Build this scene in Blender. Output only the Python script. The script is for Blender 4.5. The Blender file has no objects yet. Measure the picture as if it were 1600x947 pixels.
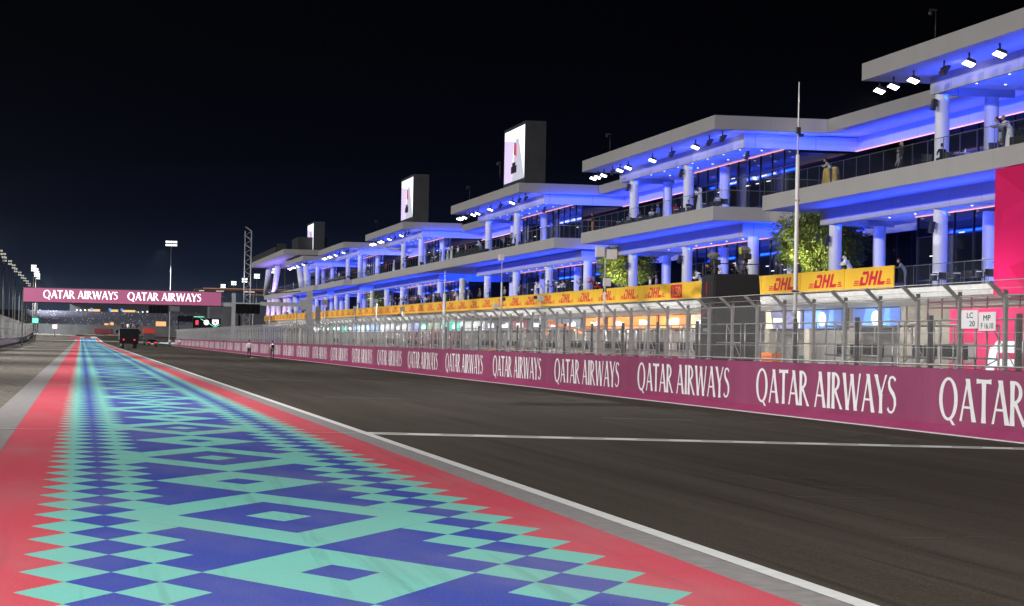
import bpy, math, random
from mathutils import Vector, Matrix
random.seed(7)
sc = bpy.context.scene
COL = sc.collection
R = math.radians
# ------------------------------------------------------------------ camera
cam = bpy.data.cameras.new('camera'); cam.sensor_width = 36; cam.lens = 81.0
cam.clip_end = 9000; cam.clip_start = .5
co = bpy.data.objects.new('camera', cam); COL.objects.link(co); sc.camera = co
co.matrix_world = (Matrix.Translation((0, 0, 1.9)) @ Matrix.Rotation(-R(10.5697), 4, 'Z') @
                   Matrix.Rotation(R(90 + 1.0177), 4, 'X') @ Matrix.Rotation(R(1.1459), 4, 'Z'))
# ------------------------------------------------------------------ world: night sky, a little town glow low down
W = bpy.data.worlds.new('World'); sc.world = W; W.use_nodes = True
wn, wl = W.node_tree.nodes, W.node_tree.links
bg = wn['Background']
tc = wn.new('ShaderNodeTexCoord'); sx = wn.new('ShaderNodeSeparateXYZ'); wl.new(tc.outputs['Generated'], sx.inputs[0])
rp = wn.new('ShaderNodeValToRGB'); wl.new(sx.outputs['Z'], rp.inputs[0])
e = rp.color_ramp.elements
e[0].position = 0.0; e[0].color = (.030, .045, .070, 1)
e[1].position = 1.0; e[1].color = (.00005, .00007, .0002, 1)
for p, c in ((.012, (.022, .034, .058)), (.028, (.0052, .0092, .0235)), (.05, (.0011, .0022, .0085)), (.08, (.0003, .0006, .0030)), (.13, (.0001, .0002, .0009))):
    k = rp.color_ramp.elements.new(p); k.color = (*c, 1)
wl.new(rp.outputs[0], bg.inputs[0]); bg.inputs[1].default_value = 1.0
# ------------------------------------------------------------------ render
sc.view_settings.view_transform = 'Standard'; sc.view_settings.look = 'None'
sc.view_settings.exposure = 0; sc.view_settings.gamma = 1
cy = sc.cycles
cy.max_bounces = 6; cy.diffuse_bounces = 2; cy.glossy_bounces = 3; cy.transmission_bounces = 2
cy.transparent_max_bounces = 24; cy.volume_bounces = 0
cy.caustics_reflective = False; cy.caustics_refractive = False
cy.sample_clamp_indirect = 3; cy.use_denoising = True; cy.use_light_tree = True
cy.use_adaptive_sampling = True; cy.adaptive_threshold = .03

def lamp(name, loc, target, size, power, color=(1, 1, 1), size_y=None, spread=180):
    l = bpy.data.lights.new(name, 'AREA'); l.energy = power; l.color = color; l.size = size
    l.shape = 'RECTANGLE' if size_y else 'SQUARE'
    if size_y: l.size, l.size_y = size_y, size
    l.spread = R(spread)
    o = bpy.data.objects.new(name, l); COL.objects.link(o); o.location = loc
    o.rotation_euler = (Vector(target) - Vector(loc)).to_track_quat('-Z', 'Y').to_euler()
    return o
WHITE = (1, .982, .968)
def rise(y): return 0.0 if y < 620 else min(3.2, (y - 620) * .0052)
def dz(y): return max(0.0, (y - 210) * .0021)
# the floodlight row along the left side of the straight
for y in range(-60, 1200, 60):
    far = y > 640
    lamp('track_floodlight', (-22.5 if far else -25.8, y + (20 if far else 0), (22 if far else 27) + rise(y)), (10, y + 42 if far else y + 22, 0), 2.5, 12500 if far else 15600, WHITE, spread=130)
# ------------------------------------------------------------------ materials
MATS = {}
def mat(name, col, rough=.6, metal=0, emit=0, noise=0, scale=3, bump=0, ecol=None, spec=.5):
    if name in MATS: return MATS[name]
    m = bpy.data.materials.new(name); m.use_nodes = True
    n, l = m.node_tree.nodes, m.node_tree.links; b = n['Principled BSDF']
    b.inputs['Base Color'].default_value = (*col, 1); b.inputs['Roughness'].default_value = rough
    b.inputs['Metallic'].default_value = metal; b.inputs['Specular IOR Level'].default_value = spec
    if emit:
        b.inputs['Emission Color'].default_value = (*(ecol or col), 1); b.inputs['Emission Strength'].default_value = emit
    if noise:
        t = n.new('ShaderNodeTexCoord'); z = n.new('ShaderNodeTexNoise'); z.inputs['Scale'].default_value = scale
        z.inputs['Detail'].default_value = 6; l.new(t.outputs['Object'], z.inputs['Vector'])
        r = n.new('ShaderNodeValToRGB'); r.color_ramp.elements[0].position = .3; r.color_ramp.elements[1].position = .7
        r.color_ramp.elements[0].color = (*[c * (1 - noise) for c in col], 1)
        r.color_ramp.elements[1].color = (*[min(1, c * (1 + noise)) for c in col], 1)
        l.new(z.outputs[0], r.inputs[0]); l.new(r.outputs[0], b.inputs['Base Color'])
        if bump:
            u = n.new('ShaderNodeBump'); u.inputs['Strength'].default_value = bump; u.inputs['Distance'].default_value = .02
            l.new(z.outputs[0], u.inputs['Height']); l.new(u.outputs[0], b.inputs['Normal'])
    MATS[name] = m; return m
class NT:
    """tiny expression helper for node materials"""
    def __init__(s, m): s.n, s.l = m.node_tree.nodes, m.node_tree.links
    def op(s, o, a, b=0, c=0):
        k = s.n.new('ShaderNodeMath'); k.operation = o
        for i, v in enumerate((a, b, c)):
            if isinstance(v, (int, float)): k.inputs[i].default_value = v
            else: s.l.new(v, k.inputs[i])
        return k.outputs[0]
    def mix(s, f, a, b):
        k = s.n.new('ShaderNodeMix'); k.data_type = 'RGBA'
        if isinstance(f, (int, float)): k.inputs[0].default_value = f
        else: s.l.new(f, k.inputs[0])
        for i, v in ((6, a), (7, b)):
            if isinstance(v, tuple): k.inputs[i].default_value = (*v, 1)
            else: s.l.new(v, k.inputs[i])
        return k.outputs[2]
    def pos(s):
        t = s.n.new('ShaderNodeTexCoord'); x = s.n.new('ShaderNodeSeparateXYZ'); s.l.new(t.outputs['Object'], x.inputs[0])
        return t.outputs['Object'], x.outputs[0], x.outputs[1], x.outputs[2]
    def noise(s, vec, scale, detail=5, stretch=None, rough=.55):
        if stretch:
            mp = s.n.new('ShaderNodeMapping'); mp.inputs['Scale'].default_value = stretch; s.l.new(vec, mp.inputs[0]); vec = mp.outputs[0]
        k = s.n.new('ShaderNodeTexNoise'); k.inputs['Scale'].default_value = scale; k.inputs['Detail'].default_value = detail
        k.inputs['Roughness'].default_value = rough
        s.l.new(vec, k.inputs['Vector']); return k.outputs[0]
    def ramp(s, f, lo, hi):
        k = s.n.new('ShaderNodeMapRange'); k.inputs[1].default_value = lo; k.inputs[2].default_value = hi; s.l.new(f, k.inputs[0]); return k.outputs[0]

def asphalt():
    m = mat('asphalt', (.05, .045, .04), .9, spec=.12); t = NT(m); v, x, y, z = t.pos(); b = t.n['Principled BSDF']
    fine = t.noise(v, 9, 8); streak = t.noise(v, 1.1, 6, (1.3, .035, 1)); big = t.noise(v, .09, 4)
    c = t.mix(t.ramp(streak, .36, .64), (.041, .0345, .0275), (.077, .0655, .053))
    c = t.mix(t.op('MULTIPLY', t.ramp(big, .35, .7), .45), c, (.072, .058, .041))
    # darker rubbered lines along the racing line
    g = t.op('SUBTRACT', 1, t.op('MINIMUM', t.op('ABSOLUTE', t.op('DIVIDE', t.op('SUBTRACT', x, 12.5), 3.5)), 1))
    c = t.mix(t.op('MULTIPLY', g, .45), c, (.033, .027, .0205))
    s2 = t.noise(v, 2.0, 4, (2.2, .02, 1))
    c = t.mix(t.op('MULTIPLY', t.op('GREATER_THAN', s2, .62), .5), c, (.016, .014, .013))
    c = t.mix(t.op('MULTIPLY', fine, .25), c, (.080, .065, .048))
    sp = t.noise(v, 42, 2)
    c = t.mix(t.op('MULTIPLY', t.ramp(sp, .52, .70), .40), c, (.13, .112, .088)); c = t.mix(t.op('MULTIPLY', t.ramp(sp, .48, .32), .45), c, (.012, .010, .008))
    for xx in (9.65, 13.4, 17.2):                                  # paving seams
        dd = t.op('LESS_THAN', t.op('ABSOLUTE', t.op('SUBTRACT', x, xx)), .018); c = t.mix(t.op('MULTIPLY', dd, .5), c, (.02, .017, .014))
    t.l.new(c, b.inputs['Base Color'])
    u = t.n.new('ShaderNodeBump'); u.inputs['Strength'].default_value = .35; u.inputs['Distance'].default_value = .01
    t.l.new(fine, u.inputs['Height']); t.l.new(u.outputs[0], b.inputs['Normal'])
    return m
def kerb_paint():
    m = mat('painted_pattern', (.5, .5, .5), .75, spec=.2); t = NT(m); v, x, y, z = t.pos(); b = t.n['Principled BSDF']; o = t.op
    RED, TEAL, BLUE = (.60, .062, .095), (.175, .55, .47), (.034, .060, .37)
    C = 2.13; u = o('ABSOLUTE', o('SUBTRACT', x, C)); vv = o('SUBTRACT', y, 18.85)
    p = o('DIVIDE', o('SUBTRACT', u, 2.215), .365); q = o('DIVIDE', vv, .75)
    S = o('ROUND', o('MULTIPLY', o('ADD', p, q), .5)); T = o('ROUND', o('MULTIPLY', o('SUBTRACT', q, p), .5))
    i = o('SUBTRACT', S, T)
    P = 12.0
    w = o('ABSOLUTE', o('SUBTRACT', o('MODULO', o('ADD', vv, P * 400), P), P / 2))   # 0 on the blue diamonds
    w2 = o('SUBTRACT', P / 2, w)
    dA = o('ADD', o('DIVIDE', u, 1.08), o('DIVIDE', w, 2.16)); dB = o('ADD', o('DIVIDE', u, 1.13), o('DIVIDE', w2, 2.26))
    A = t.mix(o('LESS_THAN', dA, .33), t.mix(o('LESS_THAN', dA, 1.0), TEAL, BLUE), TEAL)
    B = t.mix(o('LESS_THAN', dB, .29), t.mix(o('LESS_THAN', dB, 1.0), BLUE, TEAL), BLUE)
    big = t.mix(o('LESS_THAN', dA, 1.72), B, A)
    c = t.mix(o('GREATER_THAN', i, -2.5), big, TEAL)
    c = t.mix(o('COMPARE', i, -1, .4), c, BLUE)
    c = t.mix(o('GREATER_THAN', i, .5), c, RED)
    n1 = t.noise(v, .8, 8, (1, .3, 1)); n2 = t.noise(v, 14, 4)
    c = t.mix(o('MULTIPLY', t.ramp(n1, .45, .8), .28), c, (.30, .27, .27))
    c = t.mix(o('MULTIPLY', t.ramp(n2, .5, .8), .12), c, (.08, .08, .09))
    sk = t.noise(v, 1.4, 3, (2.5, .06, 1))
    c = t.mix(o('MULTIPLY', t.ramp(sk, .60, .72), .22), c, (.06, .05, .06))
    for a_, off, wd, st in ((.045, 1.2, .07, .16), (-.06, 3.6, .06, .12), (.02, 4.4, .08, .12)):      # single tyre marks crossing at a shallow angle
        dd = o('ABSOLUTE', o('SUBTRACT', o('SUBTRACT', x, o('MULTIPLY', y, a_)), off))
        dd = o('MULTIPLY', o('LESS_THAN', dd, wd), o('MULTIPLY', t.ramp(t.noise(v, 3, 5, (4, .3, 1)), .35, .65), st))
        c = t.mix(dd, c, (.04, .035, .04))
    gr = t.noise(v, 60, 3)
    c = t.mix(o('MULTIPLY', t.ramp(gr, .45, .75), .13), c, (.9, .9, .9))
    pl = t.noise(v, .35, 6, (1, .5, 1))
    c = t.mix(o('MULTIPLY', t.ramp(pl, .5, .75), .16), c, (.40, .36, .34))
    t.l.new(c, b.inputs['Base Color']); return m
def streaky(name, col, amt, rough=.6):
    m = mat(name, col, rough); t = NT(m); v, x, y, z = t.pos(); b = t.n['Principled BSDF']
    n = t.noise(v, 1.2, 6, (1, 1, .15)); n2 = t.noise(v, .25, 4)
    c = t.mix(t.op('MULTIPLY', t.ramp(n, .4, .75), amt), col, tuple(k * .55 for k in col))
    c = t.mix(t.op('MULTIPLY', t.ramp(n2, .4, .7), amt), c, tuple(min(1, k * 1.25 + .03) for k in col))
    # panel joints every 4 m
    j = t.op('LESS_THAN', t.op('MODULO', t.op('ADD', y, 4000), 4.03), .03)
    c = t.mix(t.op('MULTIPLY', j, .35), c, tuple(k * .4 for k in col))
    t.l.new(c, b.inputs['Base Color']); return m
def cladding(name, col, pitch=.24, amt=.16):
    """perforated metal cladding: a fine staggered hole pattern, panel joints every 2.3 m"""
    m = mat(name, col, .5); t = NT(m); v, x, y, z = t.pos(); b = t.n['Principled BSDF']; o = t.op
    a = o('ADD', y, x)
    d = o('MULTIPLY', o('SINE', o('MULTIPLY', a, 6.283 / pitch)), o('SINE', o('MULTIPLY', z, 6.283 / pitch)))
    c = t.mix(o('MULTIPLY', o('GREATER_THAN', d, .15), amt), col, tuple(k * .25 for k in col))
    j = o('LESS_THAN', o('MODULO', o('ADD', a, 4000), 4.6), .05)
    c = t.mix(o('MULTIPLY', j, .6), c, tuple(k * .2 for k in col))
    t.l.new(c, b.inputs['Base Color']); return m
def panels(name, col, pitch):
    m = mat(name, col, .55); t = NT(m); v, x, y, z = t.pos(); b = t.n['Principled BSDF']; o = t.op
    j = o('LESS_THAN', o('MODULO', o('ADD', o('ADD', y, x), 4000), pitch), .04)
    n = t.noise(v, .5, 5, (1, 1, .3))
    c = t.mix(o('MULTIPLY', t.ramp(n, .35, .8), .22), col, tuple(k * .6 for k in col))
    c = t.mix(o('MULTIPLY', j, .3), c, tuple(k * .4 for k in col))
    t.l.new(c, b.inputs['Base Color']); return m
def wire_mesh(name, cell, thick, col=(.42, .42, .41)):
    """chain-link: a woven diamond net, open between the wires"""
    m = bpy.data.materials.new(name); m.use_nodes = True; t = NT(m); v, x, y, z = t.pos(); o = t.op
    out = t.n['Material Output']; b = t.n['Principled BSDF']
    b.inputs['Base Color'].default_value = (*col, 1); b.inputs['Metallic'].default_value = .35; b.inputs['Roughness'].default_value = .5
    a = o('DIVIDE', o('ADD', y, z), cell); c = o('DIVIDE', o('SUBTRACT', y, z), cell)
    fa = o('LESS_THAN', o('MODULO', o('ADD', a, 40000), 1), thick); fc = o('LESS_THAN', o('MODULO', o('ADD', c, 40000), 1), thick)
    k = t.n.new('ShaderNodeMixShader'); tr = t.n.new('ShaderNodeBsdfTransparent')
    t.l.new(o('MAXIMUM', fa, fc), k.inputs[0]); t.l.new(tr.outputs[0], k.inputs[1]); t.l.new(b.outputs[0], k.inputs[2]); t.l.new(k.outputs[0], out.inputs[0])
    return m
def glass(name, tint, rough=.03, opac=.25):
    m = bpy.data.materials.new(name); m.use_nodes = True; t = NT(m); out = t.n['Material Output']; b = t.n['Principled BSDF']
    b.inputs['Base Color'].default_value = (*tint, 1); b.inputs['Roughness'].default_value = rough; b.inputs['Specular IOR Level'].default_value = .6
    k = t.n.new('ShaderNodeMixShader'); tr = t.n.new('ShaderNodeBsdfTransparent'); tr.inputs[0].default_value = (.92, .94, .96, 1)
    k.inputs[0].default_value = opac; t.l.new(tr.outputs[0], k.inputs[1]); t.l.new(b.outputs[0], k.inputs[2]); t.l.new(k.outputs[0], out.inputs[0])
    return m
M_ASPH = asphalt(); M_KERB = kerb_paint()
M_WHITEPAINT = mat('white_road_paint', (.74, .74, .72), .6, noise=.08, scale=4)
M_GREYCONC = mat('grey_concrete', (.26, .245, .24), .85, noise=.16, scale=5)
def gravel():
    m = mat('gravel', (.22, .21, .19), 1, spec=.1); t = NT(m); v, x, y, z = t.pos(); b = t.n['Principled BSDF']
    k = t.n.new('ShaderNodeTexVoronoi'); k.inputs['Scale'].default_value = 5.5; t.l.new(v, k.inputs['Vector'])
    s_ = t.n.new('ShaderNodeSeparateColor'); t.l.new(k.outputs['Color'], s_.inputs[0])
    c = t.mix(s_.outputs[0], (.075, .068, .058), (.27, .25, .215))
    c = t.mix(t.op('MULTIPLY', t.ramp(t.noise(v, .35, 6, (1, .25, 1)), .35, .7), .5), c, (.12, .108, .09))
    t.l.new(c, b.inputs['Base Color'])
    u = t.n.new('ShaderNodeBump'); u.inputs['Strength'].default_value = .9; u.inputs['Distance'].default_value = .04
    t.l.new(k.outputs['Distance'], u.inputs['Height']); t.l.new(u.outputs[0], b.inputs['Normal']); return m
M_GRAVEL = gravel()
M_MAROON = streaky('maroon_wall_paint', (.275, .052, .128), .45)
M_MAGKERB = streaky('magenta_base_paint', (.33, .035, .13), .3)
M_LETTER = mat('white_lettering', (.86, .86, .86), .6, noise=.04, scale=2)
M_FASCIA = panels('pale_fascia_panels', (.50, .485, .475), 6.15)
M_ROOFF = panels('roof_fascia_panels', (.40, .385, .38), 6.15)
M_SOFFIT = mat('white_soffit', (.62, .62, .64), .55)
M_COLUMN = mat('white_column', (.74, .74, .76), .5)
M_BEAM = cladding('perforated_cladding', (.55, .55, .57))
M_DARKGLASS = mat('dark_glazing', (.006, .007, .010), .06, spec=.8)
M_MULL = mat('black_mullion', (.02, .02, .022), .4)
M_RAILGLASS = glass('balustrade_glass', (.10, .12, .14), .05, .09)
M_STEEL = mat('galvanised_steel', (.47, .47, .46), .45, .55, noise=.18, scale=5)
M_RAILSTEEL = mat('rail_steel', (.20, .20, .21), .4, .5)
M_DSTEEL = mat('dark_steel', (.045, .045, .048), .45, .3)
M_LED = mat('floodlight_lens', (1, 1, 1), .4, emit=9)
M_LEDDIM = mat('downlight', (1, .95, .9), .4, emit=2.2)
M_PINKLED = mat('pink_led_strip', (1, .42, .30), .4, emit=1.35)
M_BLUELED = mat('blue_led_strip', (.05, .16, 1), .4, emit=2.2)
M_BLACK = mat('black_panel', (.006, .006, .007), .8, spec=.1)
M_BLACKCLOTH = mat('black_cloth', (.012, .012, .014), .85)
M_YEL = mat('yellow_banner', (.72, .43, .035), .5, noise=.07, scale=.6)
M_DRED = mat('red_logo_print', (.50, .012, .035), .5)
M_BEIGE = panels('beige_cladding', (.46, .41, .34), 3.1)
M_WHITEMET = mat('white_metal', (.70, .70, .68), .45, noise=.1, scale=2)
M_MAG = None

# ------------------------------------------------------------------ object helpers
def tag(o, label=None, cat=None, group=None, kind=None):
    if label: o['label'] = label
    if cat: o['category'] = cat
    if group: o['group'] = group
    if kind: o['kind'] = kind
    return o
def empty(name, loc=(0, 0, 0), rz=0, label=None, cat=None, group=None, kind=None):
    o = bpy.data.objects.new(name, None); o.empty_display_size = .2; COL.objects.link(o)
    o.location = loc; o.rotation_euler = (0, 0, rz); return tag(o, label, cat, group, kind)
def copy_tree(o, parent=None):
    c = o.copy(); COL.objects.link(c)
    if parent: c.parent = parent
    for ch in [k for k in bpy.data.objects if k.parent == o]: copy_tree(ch, c)
    return c
class MB:
    def __init__(s): s.v, s.f, s.m, s.sm = [], [], [], []
    def quad(s, *p, m=0, smooth=False):
        k = len(s.v); s.v += [tuple(q) for q in p]; s.f.append(tuple(range(k, k + len(p)))); s.m.append(m); s.sm.append(smooth); return s
    def box(s, x0, x1, y0, y1, z0, z1, m=0):
        if x0 > x1: x0, x1 = x1, x0
        if y0 > y1: y0, y1 = y1, y0
        if z0 > z1: z0, z1 = z1, z0
        k = len(s.v)
        s.v += [(x, y, z) for z in (z0, z1) for y in (y0, y1) for x in (x0, x1)]
        for f in ((0, 2, 3, 1), (4, 5, 7, 6), (0, 1, 5, 4), (2, 6, 7, 3), (0, 4, 6, 2), (1, 3, 7, 5)):
            s.f.append(tuple(k + i for i in f)); s.m.append(m); s.sm.append(False)
        return s
    def tube(s, a, b, r, r2=None, n=8, m=0, caps=True):
        a, b = Vector(a), Vector(b); r2 = r if r2 is None else r2; d = (b - a).normalized()
        u = d.orthogonal().normalized(); w = d.cross(u); k = len(s.v)
        for p, q in ((a, r), (b, r2)):
            for i in range(n):
                t = 2 * math.pi * i / n; s.v.append(tuple(p + u * math.cos(t) * q + w * math.sin(t) * q))
        for i in range(n):
            j = (i + 1) % n; s.f.append((k + i, k + j, k + n + j, k + n + i)); s.m.append(m); s.sm.append(n > 5)
        if caps:
            s.f.append(tuple(k + i for i in range(n))[::-1]); s.m.append(m); s.sm.append(False)
            s.f.append(tuple(k + n + i for i in range(n))); s.m.append(m); s.sm.append(False)
        return s
    def path(s, pts, r, n=6, m=0):
        for a, b in zip(pts, pts[1:]): s.tube(a, b, r, n=n, m=m)
        return s
    def ell(s, c, rx, ry, rz, n=10, h=7, m=0):
        k = len(s.v)
        for i in range(h + 1):
            p = math.pi * i / h
            for j in range(n):
                t = 2 * math.pi * j / n
                s.v.append((c[0] + rx * math.sin(p) * math.cos(t), c[1] + ry * math.sin(p) * math.sin(t), c[2] + rz * math.cos(p)))
        for i in range(h):
            for j in range(n):
                s.f.append((k + i * n + j, k + (i + 1) * n + j, k + (i + 1) * n + (j + 1) % n, k + i * n + (j + 1) % n)); s.m.append(m); s.sm.append(True)
        return s
    def prism(s, pts, axis, a, b, m=0):
        """pts 2d outline extruded along axis from a to b (x: (y,z), y: (x,z), z: (x,y))"""
        f = {'x': lambda p, t: (t, p[0], p[1]), 'y': lambda p, t: (p[0], t, p[1]), 'z': lambda p, t: (p[0], p[1], t)}[axis]
        k = len(s.v); n = len(pts); s.v += [f(p, a) for p in pts] + [f(p, b) for p in pts]
        s.f.append(tuple(range(k, k + n))[::-1]); s.f.append(tuple(range(k + n, k + 2 * n))); s.m += [m, m]; s.sm += [False, False]
        for i in range(n):
            j = (i + 1) % n; s.f.append((k + i, k + j, k + n + j, k + n + i)); s.m.append(m); s.sm.append(False)
        return s
    def lathe(s, prof, c=(0, 0, 0), n=14, m=0, sx=1, sy=1):
        k = len(s.v)
        for r, z in prof:
            for j in range(n):
                t = 2 * math.pi * j / n; s.v.append((c[0] + r * sx * math.cos(t), c[1] + r * sy * math.sin(t), c[2] + z))
        for i in range(len(prof) - 1):
            for j in range(n):
                s.f.append((k + i * n + j, k + i * n + (j + 1) % n, k + (i + 1) * n + (j + 1) % n, k + (i + 1) * n + j)); s.m.append(m); s.sm.append(True)
        return s
    def mesh(s, name, mats):
        me = bpy.data.meshes.new(name); me.from_pydata(s.v, [], s.f)
        for q in (mats if isinstance(mats, (list, tuple)) else [mats]): me.materials.append(q)
        for p, i, g in zip(me.polygons, s.m, s.sm): p.material_index = i; p.use_smooth = g
        me.update(); return me
    def build(s, name, mats, parent=None, loc=(0, 0, 0)):
        o = bpy.data.objects.new(name, s.mesh(name, mats)); COL.objects.link(o); o.location = loc
        if parent: o.parent = parent
        return o
def bevel(o, w, seg=2):
    b = o.modifiers.new('bevel', 'BEVEL'); b.width = w; b.segments = seg; b.limit_method = 'ANGLE'; return o
def link(name, me, parent=None, loc=(0, 0, 0), rz=0):
    o = bpy.data.objects.new(name, me); COL.objects.link(o); o.location = loc; o.rotation_euler = (0, 0, rz)
    if parent: o.parent = parent
    return o
# ------------------------------------------------------------------ lettering (flared roman capitals built stroke by stroke)
def ring(cx, cy, rx, ry, tx, ty, a0=0, a1=360, n=28):
    out = []
    for i in range(n):
        t0 = R(a0 + (a1 - a0) * i / n); t1 = R(a0 + (a1 - a0) * (i + 1) / n)
        out.append([(cx + rx * math.cos(t0), cy + ry * math.sin(t0)), (cx + rx * math.cos(t1), cy + ry * math.sin(t1)),
                    (cx + (rx - tx) * math.cos(t1), cy + (ry - ty) * math.sin(t1)), (cx + (rx - tx) * math.cos(t0), cy + (ry - ty) * math.sin(t0))])
    return out
def stroke(a, b, w, flare=.25):
    """a straight stroke cut level at both ends when it runs up, with slightly flared ends"""
    (x0, y0), (x1, y1) = a, b; out = []; n = 4
    vert = abs(y1 - y0) > abs(x1 - x0) * .6
    for i in range(n):
        q = []
        for t in (i / n, (i + 1) / n):
            f = w / 2 * (1 + flare * (2 * t - 1) ** 4); x, y = x0 + (x1 - x0) * t, y0 + (y1 - y0) * t
            q.append(((x - f, y), (x + f, y)) if vert else ((x, y - f), (x, y + f)))
        out.append([q[0][0], q[0][1], q[1][1], q[1][0]])
    return out
def curve_stroke(pts, ws):
    out = []; n = len(pts); L = []
    for i in range(n):
        a, b = pts[max(0, i - 1)], pts[min(n - 1, i + 1)]; d = math.hypot(b[0] - a[0], b[1] - a[1]) or 1
        nx, ny = -(b[1] - a[1]) / d, (b[0] - a[0]) / d; w = ws[i] / 2
        L.append(((pts[i][0] + nx * w, pts[i][1] + ny * w), (pts[i][0] - nx * w, pts[i][1] - ny * w)))
    for a, b in zip(L, L[1:]): out.append([a[0], b[0], b[1], a[1]])
    return out
T_, t_ = .16, .08
def S_glyph():
    P = [(.43, .86), (.36, .93), (.26, .955), (.15, .92), (.10, .80), (.13, .68), (.22, .59), (.33, .51), (.41, .40), (.42, .25), (.36, .11), (.25, .045), (.13, .06), (.04, .15)]
    Wd = [.10, .07, .06, .075, .12, .125, .13, .135, .13, .12, .075, .06, .065, .10]
    return [curve_stroke(P, Wd)]
GL = {
 'Q': (.92, [ring(.44, .5, .42, .52, .16, .07), stroke((.50, .05), (.78, -.18), .13, .3)]),
 'A': (.74, [stroke((.07, 0), (.37, 1), t_), stroke((.65, 0), (.36, 1.0), T_), stroke((.17, .33), (.56, .33), .055, .1)]),
 'T': (.62, [stroke((.31, 0), (.31, .95), T_), stroke((.0, .955), (.62, .955), .085, .4)]),
 'R': (.66, [stroke((.10, 0), (.10, 1), T_), ring(.16, .74, .33, .26, .14, .07, -90, 90, 14), stroke((.22, .50), (.60, 0), .13)]),
 'I': (.33, [stroke((.16, 0), (.16, 1), T_)]),
 'W': (1.06, [stroke((.07, 1), (.29, 0), T_), stroke((.30, 0), (.52, .98), t_), stroke((.52, .98), (.76, 0), T_), stroke((.77, 0), (.99, 1), t_)]),
 'Y': (.64, [stroke((.32, 0), (.32, .5), T_), stroke((.05, 1), (.32, .45), T_), stroke((.32, .45), (.60, 1), t_)]),
 'S': (.50, S_glyph()),
}
def lettering(text, step=.0025):
    """list of polygons (u, v, layer height); letter height 1"""
    u, out = 0, []
    for ch in text:
        if ch == ' ': u += .30; continue
        w, strokes = GL[ch]
        for k, st in enumerate(strokes):
            for p in st: out.append(([(u + a, b) for a, b in p], k * step))
        u += w
    return out, u
AIR, AIRW = lettering('QATAR AIRWAYS')
def text_mesh(name, polys, width, w, h, m, to):
    """to(u, v, lift) -> 3D; u 0..w, v 0..h"""
    b = MB()
    for p, lift in polys: b.quad(*[to(a / width * w, c * h, lift) for a, c in p])
    return b.mesh(name, m)
def font_mesh(name, text, size, m, depth=0):
    c = bpy.data.curves.new(name, 'FONT'); c.body = text; c.size = size; c.extrude = depth; c.align_x = 'CENTER'
    o = bpy.data.objects.new(name, c); COL.objects.link(o)
    me = bpy.data.meshes.new_from_object(o.evaluated_get(bpy.context.evaluated_depsgraph_get()))
    bpy.data.objects.remove(o); bpy.data.curves.remove(c); me.materials.clear(); me.materials.append(m); me.name = name; return me

# ================================================================== GROUND
ys = [-80, 0, 40, 100, 200, 300, 420, 520, 620, 700, 800, 900, 1000, 1100, 1240, 1600, 5000]
def sheet(name, x0, x1, y0, y1, m, z0, z1=None, label=None, cat=None, bend=0):
    z1 = z0 if z1 is None else z1
    yy = sorted({y0, y1, *[y for y in ys if y0 < y < y1]}); b = MB()
    for a, c in zip(yy, yy[1:]):
        b.quad((x0, a, z0 + rise(a)), (x1, a, z1 + rise(a)), (x1, c, z1 + rise(c)), (x0, c, z0 + rise(c)))
    o = b.build(name, m); o['kind'] = 'structure'; return o
sheet('ground', -3000, 3000, -80, 5000, M_GRAVEL, -.45)
sheet('gravel', -60, -1.95, -80, 1240, M_GRAVEL, -.03)
sheet('concrete_strip', -2.0, -1.25, -80, 900, M_GREYCONC, -.016)
sheet('kerb_strip', -1.25, 5.31, -80, 800, M_KERB, 0)
sheet('concrete_edge', 5.31, 5.74, -80, 800, M_GREYCONC, 0)
sheet('track_edge_line', 5.70, 5.89, -80, 900, M_WHITEPAINT, .006)
TK = lambda x: -.0111 * (x - 5.74)
sheet('track', 5.74, 21.9, -80, 1000, M_ASPH, -.0, TK(21.9))
sheet('track_run_off', -9, 60, 1000, 1110, M_ASPH, -.02)
sheet('painted_run_off', -4, 3.4, 800, 905, mat('pink_run_off', (.42, .07, .13), .7, noise=.1), 0)
sheet('painted_run_off', 3.4, 5.7, 800, 905, M_WHITEPAINT, 0)
sheet('painted_run_off', 1, 44, 1010, 1040, mat('sand_run_off', (.5, .40, .26), .8, noise=.1), .02)
sheet('painted_run_off', 11, 44, 1040, 1090, mat('pink_run_off', (.42, .07, .13)), .02)
sheet('painted_marking', -.5, 1.1, 812, 850, M_WHITEPAINT, .01)
sheet('pit_lane', 22.9, 90, -80, 700, mat('pit_lane_concrete', (.17, .165, .155), .8, noise=.15, scale=.6), -.2)
def mark(name, x0, x1, y0, y1, m=M_WHITEPAINT, lift=.005):
    b = MB(); b.quad((x0, y0, TK(x0) + lift), (x1, y0, TK(x1) + lift), (x1, y1, TK(x1) + lift), (x0, y1, TK(x0) + lift))
    o = b.build(name, m); o['kind'] = 'structure'; return o
# start line: white band with a worn grey centre, thin line across the painted strip
b = MB(); x = 5.9
b.quad((5.9, 46.75, TK(5.9) + .005), (21.7, 46.75, TK(21.7) + .005), (21.7, 47.85, TK(21.7) + .005), (5.9, 47.85, TK(5.9) + .005))
o = b.build('start_line', M_WHITEPAINT); o['kind'] = 'structure'
b = MB()
while x < 21:
    b.quad((x, 47.15, TK(x) + .009), (x + .7, 47.15, TK(x + .7) + .009), (x + .85, 47.5, TK(x + .85) + .009), (x + .15, 47.5, TK(x + .15) + .009)); x += 1.4
o = b.build('start_line_dashes', mat('worn_grey_paint', (.28, .27, .26), .8)); o['kind'] = 'structure'
b = MB(); b.quad((-5.5, 47.2, .006), (5.70, 47.25, .006), (5.70, 47.36, .006), (-5.5, 47.31, .006))
o = b.build('timing_line', mat('faded_line', (.55, .50, .50), .7)); o['kind'] = 'structure'
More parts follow.
